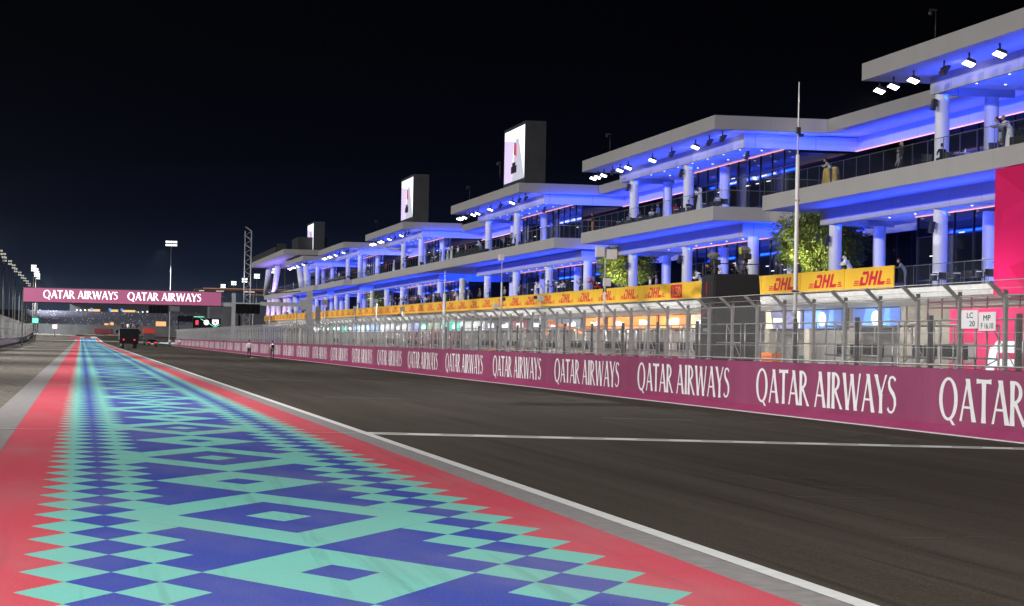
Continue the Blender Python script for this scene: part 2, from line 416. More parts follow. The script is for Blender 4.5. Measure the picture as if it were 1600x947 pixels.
M_FAINT = mat('faded_grid_paint', (.20, .19, .175), .8)
for k in range(16):                                   # grid boxes beyond the line, nearly end on
    y = 62 + k * 16; x = 8.2 if k % 2 else 14.2
    mark('grid_marking', x, x + 2.6, y, y + .18, M_FAINT if k < 3 else mat('grid_paint', (.38, .37, .34), .8))
for x, y, w in ((9.3, 29.2, 1.4), (10.2, 31.5, 1.0), (9.6, 33.8, 1.6), (12.2, 42.5, 1.2), (8.3, 22.8, .6), (9.2, 23.0, .5)):
    mark('scuff_mark', x, x + w, y, y + .05, mat('scuffed_asphalt', (.105, .098, .088), .8), .003)
# tyre ruts in the gravel
b = MB()
for x0, x1, w in ((-3.6, -6.3, .16), (-5.2, -8.3, .16), (-7.0, -9.6, .12)):
    for i in range(60):
        a, c = 60 + i * 12, 60 + (i + 1) * 12
        f = lambda y: x0 + (x1 - x0) * (1 - math.exp(-(y - 60) / 160)) + .12 * math.sin(y * .045)
        b.quad((f(a), a, -.022 + rise(a)), (f(a) + w, a, -.022 + rise(a)), (f(c) + w, c, -.022 + rise(c)), (f(c), c, -.022 + rise(c)))
o = b.build('gravel_ruts', mat('dark_rut', (.15, .14, .12), .95)); o['kind'] = 'structure'

# ================================================================== PIT WALL
wall = empty('pit_wall', (22, 56, 0), label='long maroon concrete pit wall with white lettering running along the right of the track', cat='wall')
WX = 22.0
b = MB(); b.box(WX, WX + .62, 20, 556, -.45, 1.48)
for i in range(134):
    y = 20 + i * 4.03; b.box(WX - .004, WX + .30, y, y + .02, 1.35, 1.484)
b.build('wall', M_MAROON, wall, (-22, -56, 0))
b = MB(); b.prism([(21.62, -.45), (21.62, -.13), (21.70, -.11), (21.997, .05), (21.997, -.45)], 'y', 20, 556)
b.build('base', M_MAGKERB, wall, (-22, -56, 0))
b = MB(); b.box(21.50, 21.62, 20, 556, -.3, -.155)
b.build('edge_line', M_WHITEPAINT, wall, (-22, -56, 0))
PT = 16.55
tm = text_mesh('lettering', AIR, AIRW, 13.4, 1.08, M_LETTER, lambda u, v, l: (-.006 - l, -u, v))
for k in range(31):
    link('lettering', tm, wall, (WX - 22, 57.0 + PT * k - 56, .17))
# ------------------------------------------------------------------ debris fence on top of it
fence = empty('debris_fence', (22.3, 53.4, 1.48), label='tall galvanised chain link fence with inward leaning post tips on top of the maroon wall', cat='fence')
FO = (-22.3, -53.4, -1.48); SP = 3.02
pb = MB(); pb.box(-.05, .05, -.055, .055, 0, 1.82); pb.box(-.10, .10, -.10, .10, 0, .03)
pb.box(-.03, .09, .058, .075, 1.55, 2.0)
pb.prism([(-.05, 1.76), (.07, 1.76), (-.40, 2.22), (-.49, 2.16)], 'y', -.045, .045)
post = bevel(pb.build('post', M_STEEL, fence, (0, 0, 0)), .008, 1)
pm = post.data; ystart = 53.4 - SP * 4; nposts = int((556 - ystart) / SP)
post.location = (0, ystart - 53.4, 0)
rest = MB()
for k in range(1, nposts):
    if k < 96:
        c = post.copy(); COL.objects.link(c); c.parent = fence; c.location = (0, ystart + k * SP - 53.4, 0)
    else:
        y = ystart + k * SP
        rest.box(22.25, 22.35, y - .05, y + .05, 1.48, 3.3); rest.prism([(22.25, 3.24), (22.37, 3.24), (21.9, 3.70), (21.81, 3.64)], 'y', y - .045, y + .045)
o = rest.build('posts_far_away', M_STEEL, fence, FO); o['kind'] = 'stuff'
b = MB()
for x, z, r in ((22.24, 1.58, .018), (22.24, 2.02, .008), (22.24, 2.42, .008), (22.24, 2.75, .008), (22.3, 3.34, .022), (21.86, 3.68, .013), (22.06, 3.50, .007)):
    b.tube((x, ystart, z), (x, 556, z), r, n=6)
b.build('cable', M_STEEL, fence, FO)
M_NET = wire_mesh('chain_link', .085, .11, (.52, .52, .51))
b = MB(); b.quad((22.245, ystart, 1.50), (22.245, 556, 1.50), (22.245, 556, 3.34), (22.245, ystart, 3.34))
b.quad((22.245, ystart, 3.34), (22.245, 556, 3.34), (21.86, 556, 3.68), (21.86, ystart, 3.68))
b.build('wire_mesh', M_NET, fence, FO)
# access gates let into the fence: a steel frame and a dark hinge post every second bay
gates = []
gb = MB(); L = SP * 2 - .5
for z in (.08, .62, 1.28): gb.tube((0, 0, z), (0, L, z), .024, n=6)
for y in (0, L * .33, L * .66, L): gb.tube((0, y, .08), (0, y, 1.28), .024, n=6)
gb.tube((0, 0, .08), (0, L * .33, 1.28), .016, n=5)
g0 = None
for k in range(60):
    y = ystart + k * SP * 2 + .35
    if g0 is None:
        g0 = empty('fence_gate', (22.72, y, 1.48), label='waist high tubular steel gate frame behind the mesh on the maroon wall', cat='gate', group='gate frames along the pit wall')
        gb.build('frame', M_STEEL, g0)
        q = MB(); q.box(-.05, .05, -.30, -.14, 0, 1.42); bevel(q.build('hinge_post', M_DSTEEL, g0), .006, 1)
    else:
        c = copy_tree(g0); c.location = (22.72, y, 1.48)

# ================================================================== PIT BUILDING
bld = empty('pit_building', (44, 100, 0), label='long three storey pit building with stepped white balconies washed in blue light', cat='building')
BO = (-44, -100, 0)
def part(b, name, m, z=0): return b.build(name, m, bld, (-44, -100, z))
ROOFS = [(50, 127), (158.5, 202.6), (233.2, 277.7), (320.2, 363.9), (394.8, 437.8), (469.4, 511.6)]
DECKS = [(50, 146.4), (158.5, 202.6), (214.6, 381.7), (393.6, 438.0), (445.6, 568.6)]
UB = [(50, 123.9), (161.2, 200.6), (235, 275.6), (322, 361.8), (396.8, 435.8), (471.4, 509.6)]
LB = [(50, 143.4), (161.2, 200.6), (216, 275.6), (306, 376), (396, 436), (449, 520)]
BLUE = (.005, .042, 1.0)
def fascia_slab(b, x0, x1, y0, y1, z0, z1):
    # outer faces material 0, underside 1
    b.box(x0, x1, y0, y1, z0 + .004, z1, 0); b.quad((x0 + .02, y0 + .02, z0), (x0 + .02, y1 - .02, z0), (x1 - .02, y1 - .02, z0), (x1 - .02, y0 + .02, z0), m=1)
for y0, y1 in ROOFS:
    b = MB(); fascia_slab(b, 44, 52.4, y0, y1, 17.5, 18.5); part(b, 'roof', [M_ROOFF, M_SOFFIT], dz(y0))
b = MB(); fascia_slab(b, 52.42, 78, 45, 565, 17.36, 18.3); part(b, 'roof', [M_ROOFF, M_SOFFIT], .2)
for y0, y1 in DECKS:
    b = MB(); fascia_slab(b, 44, 53, y0, y1, 11.0, 12.0); part(b, 'balcony_slab', [M_FASCIA, M_SOFFIT], dz(y0 if y1 - y0 < 100 else (y0 + y1) / 2 - 40))
b = MB(); fascia_slab(b, 53.02, 78, 45, 565, 11.02, 11.98); part(b, 'balcony_slab', [M_FASCIA, M_SOFFIT], .2)
b = MB(); fascia_slab(b, 44.3, 78, 106.3, 572, 5.02, 5.4); part(b, 'balcony_slab', [M_WHITEMET, M_WHITEMET], 0)
for lst, z0 in ((UB, 16.5), (LB, 10.0)):
    for y0, y1 in lst:
        b = MB(); b.box(47, 47.25, y0, y1, z0, z0 + 1.0); b.box(47.25, 55.6, y0, y0 + .25, z0, z0 + .995); b.box(47.25, 52, y1 - .25, y1, z0, z0 + 1)
        part(b, 'beam', M_BEAM, dz(y0))
for a, c in zip(UB, UB[1:]):                                 # the set-back wall between two forward blocks
    b = MB(); b.box(55.6, 55.85, a[1] + 2, c[0], 16.36, 17.36); part(b, 'beam', M_BEAM, .2)
for a, c in zip(LB, LB[1:]):
    b = MB(); b.box(55.6, 55.85, a[1] + 2, c[0], 10.02, 11.02); part(b, 'beam', M_BEAM, .2)
# inner ceilings
for y0, y1 in UB:
    b = MB(); b.box(47.25, 56, y0 + .25, y1 - .25, 16.92, 16.98); part(b, 'ceiling', M_SOFFIT, dz(y0))
for y0, y1 in LB:
    b = MB(); b.box(47.25, 56, y0 + .25, y1 - .25, 10.42, 10.48); part(b, 'ceiling', M_SOFFIT, dz(y0))
# columns on the 18.4 m grid
colm = MB(); colm.tube((0, 0, 0), (0, 0, 4.58), .41, n=24, caps=False); cm = colm.mesh('column', M_COLUMN)
colu = MB(); colu.tube((0, 0, 0), (0, 0, 4.5), .41, n=24, caps=False); cu = colu.mesh('column', M_COLUMN)
def column(me, x, y, z): return link('column', me, bld, (x - 44, y - 100, z))
for k in range(26):
    y = 86.5 + 18.45 * k
    if y > 540: break
    column(cm, 47.55, y, 5.4 + dz(y) * .9)
    if k % 2 == 0 or any(a < y < c for a, c in LB): column(cm, 50.7, y + .5, 5.4 + dz(y) * .9)
    if any(a - .8 < y < c + .8 for a, c in UB):
        column(cu, 47.55, y, 12.0 + dz(y)); column(cu, 50.7, y + .5, 12.0 + dz(y))
# glazing: dark glass walls with mullions
def glazing(x, y0, y1, z0, z1, lift):
    b = MB(); b.box(x, x + .1, y0, y1, z0, z1, 0); b.box(x + .1, 58.9, y1 - .1, y1, z0, z1, 0); b.box(x + .1, 58.9, y0, y0 + .1, z0, z1, 0)
    y = y0
    while y < y1: b.box(x - .07, x + .05, y, y + .1, z0, z1, 1); y += 3.07
    b.box(x - .05, x + .05, y0, y1, z1 - 1.35, z1 - 1.28, 1); b.box(x - .03, x - .004, y0, y1, z0 + .9, z0 + .97, 1)
    part(b, 'glass_wall', [M_DARKGLASS, M_MULL], lift)
    s = MB(); s.box(x - .14, x - .09, y0, y1, z1 - .03, z1 + .02); part(s, 'light_strip', M_PINKLED, lift)
for y0, y1 in UB: glazing(51.4, y0 + 1.2, y1 - 6, 12.0, 16.85, dz(y0))
for y0, y1 in LB: glazing(51.4, y0 + 1.2, y1 - 6, 5.4, 10.36, dz(y0) * .95)
b = MB(); b.box(59, 59.15, 45, 565, 5.4, 17.3, 0)
y = 45
while y < 565: b.box(58.94, 59.05, y, y + .1, 5.4, 17.3, 1); y += 3.07
part(b, 'glass_wall', [M_DARKGLASS, M_MULL], .1)
for a, c in zip(UB, UB[1:]):
    b = MB(); b.box(55.45, 55.55, a[1] - 4, c[0], 16.28, 16.33); part(b, 'light_strip', M_PINKLED, .2)
# small downlights in the soffits
b = MB()
for lst, z in ((UB, 16.9), (LB, 10.4)):
    for y0, y1 in lst:
        y = y0 + 2
        while y < y1 - 1:
            for x in (48.6, 50.3): b.tube((x, y, z + dz(y0) - .02), (x, y, z + dz(y0) + .02), .07, n=8)
            y += 4.6
o = part(b, 'downlights', M_LEDDIM)
# short glowing dashes just before the dark glass, imitating reflected lamps
random.seed(3)
b = MB()
for lst, z in ((UB, 15.2), (LB, 8.7)):
    for y0, y1 in lst:
        y = y0 + 3
        while y < y1 - 7:
            zz = z + dz(y0) + random.choice((0, .35, -.5, -.9)); l = random.uniform(.5, 1.1)
            if random.random() < .55: b.box(51.30, 51.36, y, y + l, zz, zz + .05)
            y += random.uniform(1.0, 3.2)
o = part(b, 'reflection_dashes', mat('painted_reflection', (1, .95, .85), .4, emit=1.2))
# glass balustrades
def balustrade(x0, y0, x1, y1, z, board=False):
    b = MB(); v = Vector((x1 - x0, y1 - y0, 0)); L = v.length; n = max(1, round(L / 2.3)); v /= n
    for i in range(n):
        a = Vector((x0, y0, z)) + v * i; c = a + v
        b.quad(a + Vector((0, 0, .08)), c + Vector((0, 0, .08)), c + Vector((0, 0, 1.12)), a + Vector((0, 0, 1.12)), m=0)
        b.box(a.x - .013, a.x + .013, a.y - .013, a.y + .013, z, z + 1.15, 1)
    b.tube((x0, y0, z + 1.17), (x1, y1, z + 1.17), .022, n=6, m=1)
    part(b, 'balustrade', [M_RAILGLASS, M_RAILSTEEL])
for y0, y1 in DECKS:
    z = 12.0 + dz(y0 if y1 - y0 < 100 else (y0 + y1) / 2 - 40)
    balustrade(44.12, y0, 44.12, y1, z); balustrade(44.12, y0, 53.2, y0, z); balustrade(44.12, y1, 53.2, y1, z)
for a, c in zip(DECKS, DECKS[1:]): balustrade(53.2, a[1], 53.2, c[0], 12.1)
balustrade(44.2, 106.4, 44.2, 121.0, 5.4)
# canopy over the garages
b = MB()
b.prism([(44.1, 5.36), (44.1, 5.10), (44.28, 4.86), (44.7, 4.70), (47.9, 4.60), (47.9, 5.0), (45, 5.01)], 'y', 106.4, 572, 0)
y = 108
while y < 330: b.tube((45.0, y, 5.02), (45.5, y, 4.93), .10, n=6, m=1); y += 4.6
part(b, 'canopy', [M_WHITEMET, mat('canopy_bracket', (.35, .34, .33), .7)])
# floodlights fixed under the roof edges
FL = MB(); FL.prism([(-.30, -.09), (.30, -.09), (.22, .09), (-.22, .09)], 'y', -.40, .40, 0); FL.quad((-.27, -.36, -.094), (-.27, .36, -.094), (.27, .36, -.094), (.27, -.36, -.094), m=1)
FLm = FL.mesh('floodlight', [M_DSTEEL, M_LED]); BRm = MB().tube((0, 0, .0), (0, 0, .5), .05, n=6).box(-.2, .2, -.03, .03, .02, .10).mesh('bracket', M_DSTEEL)
for y0, y1 in ROOFS:
    z = 17.0 + dz(y0)
    for f, tilt in ((.995, -38), (.955, -34), (.90, -30), (.82, 70), (.76, -32), (.69, -30), (.50, -34), (.36, 72), (.20, -32), (.11, 68), (.03, 72)):
        y = y0 + (y1 - y0) * f
        if y0 == 50: y = 127 - (1 - f) * 58
        o = link('floodlight', FLm, bld, (45.0 - 44, y - 100, z)); o.rotation_euler = (R(-9 if tilt < 0 else 6), R(20 if tilt < 0 else -58), R(-6))
        link('bracket', BRm, o, (0, 0, .04)).rotation_euler = (0, R(-20 if tilt < 0 else 58), 0)
    for f in (.955, .50):
        yl = 127 - (1 - f) * 58 if y0 == 50 else y0 + (y1 - y0) * f
        lamp('roof_floodlight', (44.95, yl, z - .13), (24, yl - 14, 0), .42, 2600, WHITE, spread=64)
for y in range(80, 560, 40):      # unseen strips added low in the pit lane to brighten the canopy
    lamp('canopy_fill_lamp', (29, y, .6), (45, y, 4.5), .25, 620, (1, .98, .96), 36, spread=30)
# blue wash
for lst, z, fl in ((UB, 16.2, 12.05), (LB, 9.7, 5.45)):
    for y0, y1 in lst:
        y0_ = max(y0, 80); yc, L = (y0_ + y1) / 2, (y1 - y0_); d = dz(y0); f = L / 40
        # against the top of the beam, washing the outer soffit; and behind it, washing the inner ceiling
        lamp('blue_wash_lamp', (46.75, yc, z + .2 + d), (45.6, yc, z + 1.6 + d), .25, 560 * f, BLUE, L * .96)
        lamp('blue_wash_lamp', (47.6, yc, z + .0 + d), (49.0, yc, z + 1.4 + d), .25, 1150 * f, BLUE, L * .96)
        lamp('blue_wash_lamp', (51.0, yc, fl + .05 + d), (49.2, yc, z + d), .3, 1350 * f, (.05, .12, 1), L * .96)
for a, c in zip(UB, UB[1:]):
    y0, y1 = a[1] + 1, c[0] - 1; f = (y1 - y0) / 35
    lamp('blue_wash_lamp', (53.6, (y0 + y1) / 2, 16.3), (55.6, (y0 + y1) / 2, 17.2), .25, 1150 * f, BLUE, (y1 - y0) * .96)
    lamp('blue_wash_lamp', (53.4, (y0 + y1) / 2, 12.2), (55.6, (y0 + y1) / 2, 17), .3, 1500 * f, BLUE, (y1 - y0) * .9)
for a, c in zip(LB, LB[1:]):
    y0, y1 = a[1] + 1, c[0] - 1; f = (y1 - y0) / 35
    lamp('blue_wash_lamp', (53.4, (y0 + y1) / 2, 5.6), (55.6, (y0 + y1) / 2, 11), .3, 1400 * f, BLUE, (y1 - y0) * .9)
for lst, z in ((UB, 16.5), (LB, 10.0)):
    for (y0, y1) in lst[1:]:
        lamp('blue_wash_lamp', (50.5, y0 - 2.2, z + .3 + dz(y0)), (50.5, y0, z + .75 + dz(y0)), .2, 420, BLUE, 8)
# far end block on slanting columns
b = MB(); fascia_slab(b, 40.6, 52, 475, 572, 19.4, 20.5); part(b, 'roof', [M_ROOFF, M_SOFFIT])
b = MB(); b.box(41, 41.1, 500, 571, 20.5, 22.0, 0); b.box(44, 50, 480, 495, 20.5, 23.3, 1); b.box(43, 45, 520, 522, 20.5, 23.5, 1); part(b, 'roof_plant', [mat('dark_roof_plant', (.05, .05, .055), 1, spec=0)] * 2)
for x, y, s in ((45, 566, -11), (45, 540, -11), (46, 500, 9), (46, 484, 5)):
    q = MB(); q.tube((0, 0, 0), (0, s, 7.2), .62, .75, n=16); link('slanting_column', q.mesh('slanting_column', M_COLUMN), bld, (x - 44, y - 100 - s, 12.8))
for x, y, s in ((45, 562, -6), (45, 548, -5), (45, 538, 4), (46, 528, -4), (46, 520, 5), (46, 505, 5)):
    q = MB(); q.tube((0, 0, 0), (0, s, 5.9), .6, .75, n=16); link('slanting_column', q.mesh('slanting_column', M_COLUMN), bld, (x - 44, y - 100 - s, 6.0))
lamp('violet_wash_lamp', (44.5, 535, 13.2), (46, 535, 19), .4, 2600, (.30, .22, 1), 60)
lamp('violet_wash_lamp', (44.5, 535, 6.6), (46, 535, 12), .4, 2200, (.5, .3, 1), 60)
# garages: beige walls, door openings, bright rooms
b = MB()
b.box(48, 48.4, 110.6, 130.2, -.2, 4.62, 0)
for k in range(49):
    y = 130.2 + k * 9.15
    if y > 566: break
    b.box(47.9, 48.5, y - .55, y + .55, -.2, 4.62, 0)
    b.box(48.1, 48.4, y + .55, y + 8.6, 3.22, 4.62, 1)
part(b, 'garage_front', [M_BEIGE, M_MULL])
b = MB(); b.box(58, 58.2, 110, 572, -.2, 5.0, 0)
for k in range(49):
    y = 130.2 + k * 9.15
    if y < 566: b.box(48.5, 58, y - .1, y + .1, -.2, 4.9, 0)
part(b, 'garage_partition', mat('garage_wall_white', (.42, .41, .39), .6))
b = MB()
for k in range(48):
    y = 130.2 + k * 9.15
    for q in (2.2, 4.6, 7.0): b.box(49.5, 56.5, y + q - .07, y + q + .07, 4.5, 4.55)
part(b, 'garage_lamps', mat('garage_lamp', (1, .98, .95), .4, emit=6))
for k in range(12):
    y = 130.2 + (k * 4 + 2) * 9.15
    lamp('garage_lamp', (52.5, y, 4.4), (52.5, y, 0), 6, 1500, (1, .97, .92), 34)

# ------------------------------------------------------------------ signs over the garages
def sign_mat(n, col, e=1.0): return mat('lit_sign_' + n, col, .4, emit=e)
white_e = mat('lit_white', (1, 1, 1), .4, emit=1.6)
SIG = [(130.5, 139.0, 'blue'), (141.3, 149.0, 'blue'), (149.8, 157.9, 'navy'), (160.2, 168.4, 'navy'), (170.0, 178.4, 'pale'), (180.0, 188.5, 'orange'), (189.7, 198.0, 'orange'), (199.3, 207.8, 'orange'), (210.0, 217.4, 'orange')]
y = 220
for c in ('grey', 'grey', 'grey', 'red', 'grey', 'grey', 'white', 'white', 'teal', 'teal', 'beige', 'teal', 'indigo', 'white', 'grey', 'white', 'white', 'sky', 'sky', 'white', 'sky', 'grey', 'teal', 'grey', 'green', 'grey', 'green', 'grey', 'white'):
    SIG.append((y, y + 8.2, c)); y += 9.15
SC = {'blue': (.10, .20, .62), 'navy': (.20, .20, .36), 'pale': (.75, .62, .50), 'orange': (1, .33, .07), 'grey': (.16, .18, .21), 'red': (.30, .10, .13), 'white': (.75, .78, .80), 'teal': (.10, .55, .45), 'beige': (.5, .45, .38), 'indigo': (.25, .28, .60), 'sky': (.25, .50, .85), 'green': (.12, .38, .25)}
SN = {'blue': 'deep blue garage sign with a white oval emblem', 'navy': 'navy and white garage sign with a slanting stripe', 'pale': 'cream garage sign with a slanting grey end', 'orange': 'bright orange garage sign with white marks', 'grey': 'dark grey garage sign with white marks', 'red': 'dark red garage sign', 'white': 'white lit garage sign', 'teal': 'teal green garage sign with white marks', 'beige': 'plain beige garage sign', 'indigo': 'indigo garage sign', 'sky': 'sky blue garage sign', 'green': 'dim green garage sign'}
cnt = {}
for i, (y0, y1, c) in enumerate(SIG):
    L = y1 - y0; z0 = 3.33 + dz(y0) * .4; cnt[c] = cnt.get(c, 0) + 1
    place = {0: ' nearest the camera', 1: ', left of the nearest one'}.get(i, ' over a garage door behind the fence')
    s = empty('garage_sign', (47.85, y0, z0), label=SN[c] + place, cat='sign', group='%s signs over the garage doors' % c if i > 1 else None)
    q = MB(); q.box(0, .14, 0, L, 0, 1.2); q.build('panel', sign_mat(c, SC[c], 1.0 if c in ('orange', 'sky', 'teal') else .8), s)
    q = MB()
    if c == 'blue':
        q.prism([(L / 2 + .75 * math.cos(R(t * 18)), .6 + .46 * math.sin(R(t * 18))) for t in range(20)], 'x', -.02, -.003)
        q2 = MB(); q2.quad((-.004, L * .60, .01), (-.004, L * .80, .01), (-.004, L * .72, 1.19), (-.004, L * .52, 1.19)); q2.quad((-.004, L * .2, .01), (-.004, L * .36, .01), (-.004, L * .30, 1.19), (-.004, L * .2, 1.19))
        q2.build('light_stripe', sign_mat('azure', (.16, .42, .95), .9), s)
    elif c in ('navy', 'pale'):
        q.quad((-.004, L * .02, .02), (-.004, L * .12, .02), (-.004, L * .22, 1.18), (-.004, L * .02, 1.18)); q.box(-.02, -.003, L * .4, L * .75, .45, .72)
        q2 = MB(); q2.quad((-.004, L * .78, .02), (-.004, L * .98, .02), (-.004, L * .98, 1.18), (-.004, L * .86, 1.18)); q2.build('stripe', sign_mat('cream', (1, .72, .45), 1.1), s)
    elif c not in ('beige', 'indigo', 'white'):
        random.seed(i)
        a = L * .25
        while a < L * .7: w = random.uniform(.25, .7); q.box(-.02, -.003, a, a + w, .35, random.uniform(.7, .95)); a += w + .25
    if q.v: q.build('emblem', white_e, s)
# ------------------------------------------------------------------ yellow balcony banners
DH = []
def sk(p, x0=0, sh=.38): return [(x0 + x + y * sh, y) for x, y in p]
for pl in ([(0, 0), (.34, 0), (.34, .62), (0, .62)], [(.12, .78), (.9, .78), (.86, 1), (.12, 1)], [(.34, 0), (.86, 0), (.98, .2), (.34, .2)], [(.72, .2), (.98, .2), (1.0, .78), (.72, .78)]): DH.append(sk(pl))
for x0 in (1.12,):
    for pl in ([(0, 0), (.30, 0), (.30, 1), (0, 1)], [(.62, 0), (.92, 0), (.92, 1), (.62, 1)], [(.30, .40), (.62, .40), (.62, .62), (.30, .62)]): DH.append(sk(pl, x0))
for pl in ([(0, .24), (.30, .24), (.30, 1), (0, 1)], [(0, 0), (.86, 0), (.95, .24), (0, .24)]): DH.append(sk(pl, 2.2))
for k in range(3):
    z = .02 + k * .14; DH.append([(-.75 + z * .38, z), (-.10 + z * .38, z), (-.08 + z * .38, z + .085), (-.73 + z * .38, z + .085)])
    DH.append([(3.28 + z * .38, z), (3.9 + z * .38 - .1 * k, z), (3.92 + z * .38 - .1 * k, z + .085), (3.3 + z * .38, z + .085)])
lg = MB()
for p in DH: lg.quad(*[(-.012, 4.2 - (u + .75) / 4.85 * 6.6 + 2.6, v * .80) for u, v in p])
lgm = lg.mesh('logo', M_DRED)
bn = MB(); bn.box(-.01, .05, .03, 8.37, 0, 1.26); bnm = bn.mesh('panel', M_YEL)
def bz(y): return 5.40 + (y - 121) * .0020
ban0 = None
for k in range(54):
    y = 121.0 + 8.4 * k
    if y > 566: break
    if k == 5: continue
    lab = 'yellow advertising panel with red slanted lettering on the lower balcony rail'
    if k == 0: lab = 'yellow panel with red slanted lettering at the near end of the balcony banner row'
    t = empty('banner', (43.98, y, bz(y)), label=lab, cat='banner', group=None if k == 0 else 'yellow banners along the lower balcony rail')
    t.rotation_euler = (.002, 0, 0)
    link('panel', bnm, t); link('logo', lgm, t, (0, 0, .23))
t = empty('banner', (43.98, 121 + 42, bz(163)), label='yellow banner with a red square badge beside the black camera tower', cat='banner')
link('panel', bnm, t); q = MB(); q.box(-.03, -.012, 3.6, 6.9, .12, 1.12); q.build('badge', M_DRED, t)
me = font_mesh('badge_number', '1.50', 1.0, mat('yellow_print', (.8, .5, .05), .5)); me.transform(Matrix(((0, 0, 1, -.036), (-1.5, 0, 0, 5.25), (0, 1, 0, .28), (0, 0, 0, 1))))
link('badge_number', me, t)
# ------------------------------------------------------------------ big screens on the roof
M_DISP = mat('bright_display', (.82, .84, .92), .4, emit=1.25)
def screen(y0, y1, z, label):
    s = empty('video_screen', (47, y0, z), label=label, cat='screen', group=None)
    L = y1 - y0
    q = MB(); q.box(.06, 2.3, -.3, L + .3, -1.9, 6.2, 0); q.box(.0, .06, -.3, L + .3, -.35, -.0, 0); q.box(0, .06, -.3, L + .3, 5.85, 6.2, 0); q.box(0, .06, -.3, 0, 0, 5.85, 0); q.box(0, .06, L, L + .3, 0, 5.85, 0)
    q.build('housing', M_MULL if False else mat('screen_housing', (.05, .05, .055), .5, noise=.2, scale=.8), s)
    q = MB(); q.box(.02, .055, 0, L, 0, 5.85); q.build('display', M_DISP, s)
    q = MB(); q.quad((.016, 0.01, .01), (.016, L * .62, .01), (.016, L * .45, 4.6), (.016, L * .30, 4.6)); q.build('picture_road', mat('display_grey', (.42, .42, .50), .4, emit=1.0), s)
    q = MB(); q.quad((.014, L * .62, .01), (.014, L - .01, .01), (.014, L - .01, 4.9), (.014, L * .52, 4.5)); q.build('picture_wall', mat('display_lilac', (.60, .50, .80), .4, emit=1.0), s)
    q = MB()
    for a, c, z0, z1 in ((.38, .66, .9, 1.7), (.44, .60, 1.7, 2.1), (.45, .52, 2.9, 4.3)): q.quad((.01, L * a, z0), (.01, L * c, z0), (.01, L * c, z1), (.01, L * a, z1))
    q.build('picture_car', mat('display_black', (.03, .02, .03), .4, emit=.5), s)
    q = MB(); q.quad((.008, L * .38, 2.7), (.008, L * .45, 2.7), (.008, L * .47, 4.1), (.008, L * .40, 4.1)); q.build('picture_red', mat('display_red', (.8, .06, .10), .4, emit=1.0), s)
screen(246.2, 258.4, 20.05, 'rooftop video screen in a black box, largest and nearest of three')
screen(332.2, 344.6, 20.15, 'rooftop video screen in a black box, middle one of three')
screen(478.6, 491.6, 20.35, 'rooftop video screen in a black box, smallest and farthest of three')
# thin cctv poles on the roofs
for x, y, z in ((45, 270, 18.6), (45, 357, 18.8), (45, 196, 18.5), (45, 250, 20), (45, 118, 18.5)):
    q = MB(); q.tube((0, 0, 0), (0, 0, 1.9), .03, n=6); q.box(-.35, .05, -.06, .06, 1.85, 1.95); q.ell((-.3, 0, 1.72), .13, .13, .13)
    tag(q.build('camera_pole', M_DSTEEL, None, (x, y, z)), 'thin dark camera pole standing on a roof edge', 'pole', 'camera poles on the roof edges')
# ------------------------------------------------------------------ magenta block at the near end
def faceted():
    m = mat('magenta_cladding', (.72, .012, .12), .45); t = NT(m); v, x, y, z = t.pos(); b = t.n['Principled BSDF']; o = t.op
    k = t.n.new('ShaderNodeTexVoronoi'); k.inputs['Scale'].default_value = .28; mp = t.n.new('ShaderNodeMapping'); mp.inputs['Scale'].default_value = (1, .5, 1.4); t.l.new(v, mp.inputs[0]); t.l.new(mp.outputs[0], k.inputs['Vector'])
    s = t.n.new('ShaderNodeSeparateColor'); t.l.new(k.outputs['Color'], s.inputs[0])
    c = t.mix(t.ramp(s.outputs[0], 0, 1), (.66, .008, .10), (.90, .016, .17)); t.l.new(c, b.inputs['Base Color']); return m
MG = faceted()
mg = empty('podium_block', (43.8, 106, 0), label='tall magenta clad block filling the lower floors at the right edge', cat='building')
q = MB(); q.box(43.7, 47, 50, 106.2, 4.75, 10.9); q.build('upper_wall', MG, mg, (-43.8, -106, 0))
q = MB(); q.box(43.2, 47.8, 50, 110.6, -.2, 4.1); q.build('lower_wall', MG, mg, (-43.8, -106, 0))
q = MB(); q.box(43.15, 43.2, 109.2, 110.3, 1.4, 2.4); q.box(43.15, 43.2, 107.2, 108.4, 1.4, 2.4); q.build('vent_grille', M_GREYCONC, mg, (-43.8, -106, 0))
q = MB()
for p in ([(106.0, .5), (104.9, .5), (104.3, 2.2), (105.2, 2.2)], [(105.2, 1.25), (101.5, 1.25), (101.5, 1.65), (105.1, 1.65)], [(105.3, 1.95), (101.2, 1.95), (100.9, 2.5), (104.4, 2.5)]):
    q.quad(*[(43.17, a, c + (.0)) for a, c in p])
q.build('white_logo', mat('lit_logo', (.9, .9, .95), .4, emit=.5), mg, (-43.8, -106, 0))
q = MB()
for z in (4.15, 4.45): q.box(43.3, 43.4, 100, 114, z, z + .085)
for y in range(100, 115, 2): q.box(43.3, 43.36, y, y + .08, 3.6, 4.75)
q.build('gantry_frame', mat('dark_red_frame', (.12, .01, .03), .5), mg, (-43.8, -106, 0))

# ================================================================== TRACK FURNITURE
def pt(px, Y): return 0
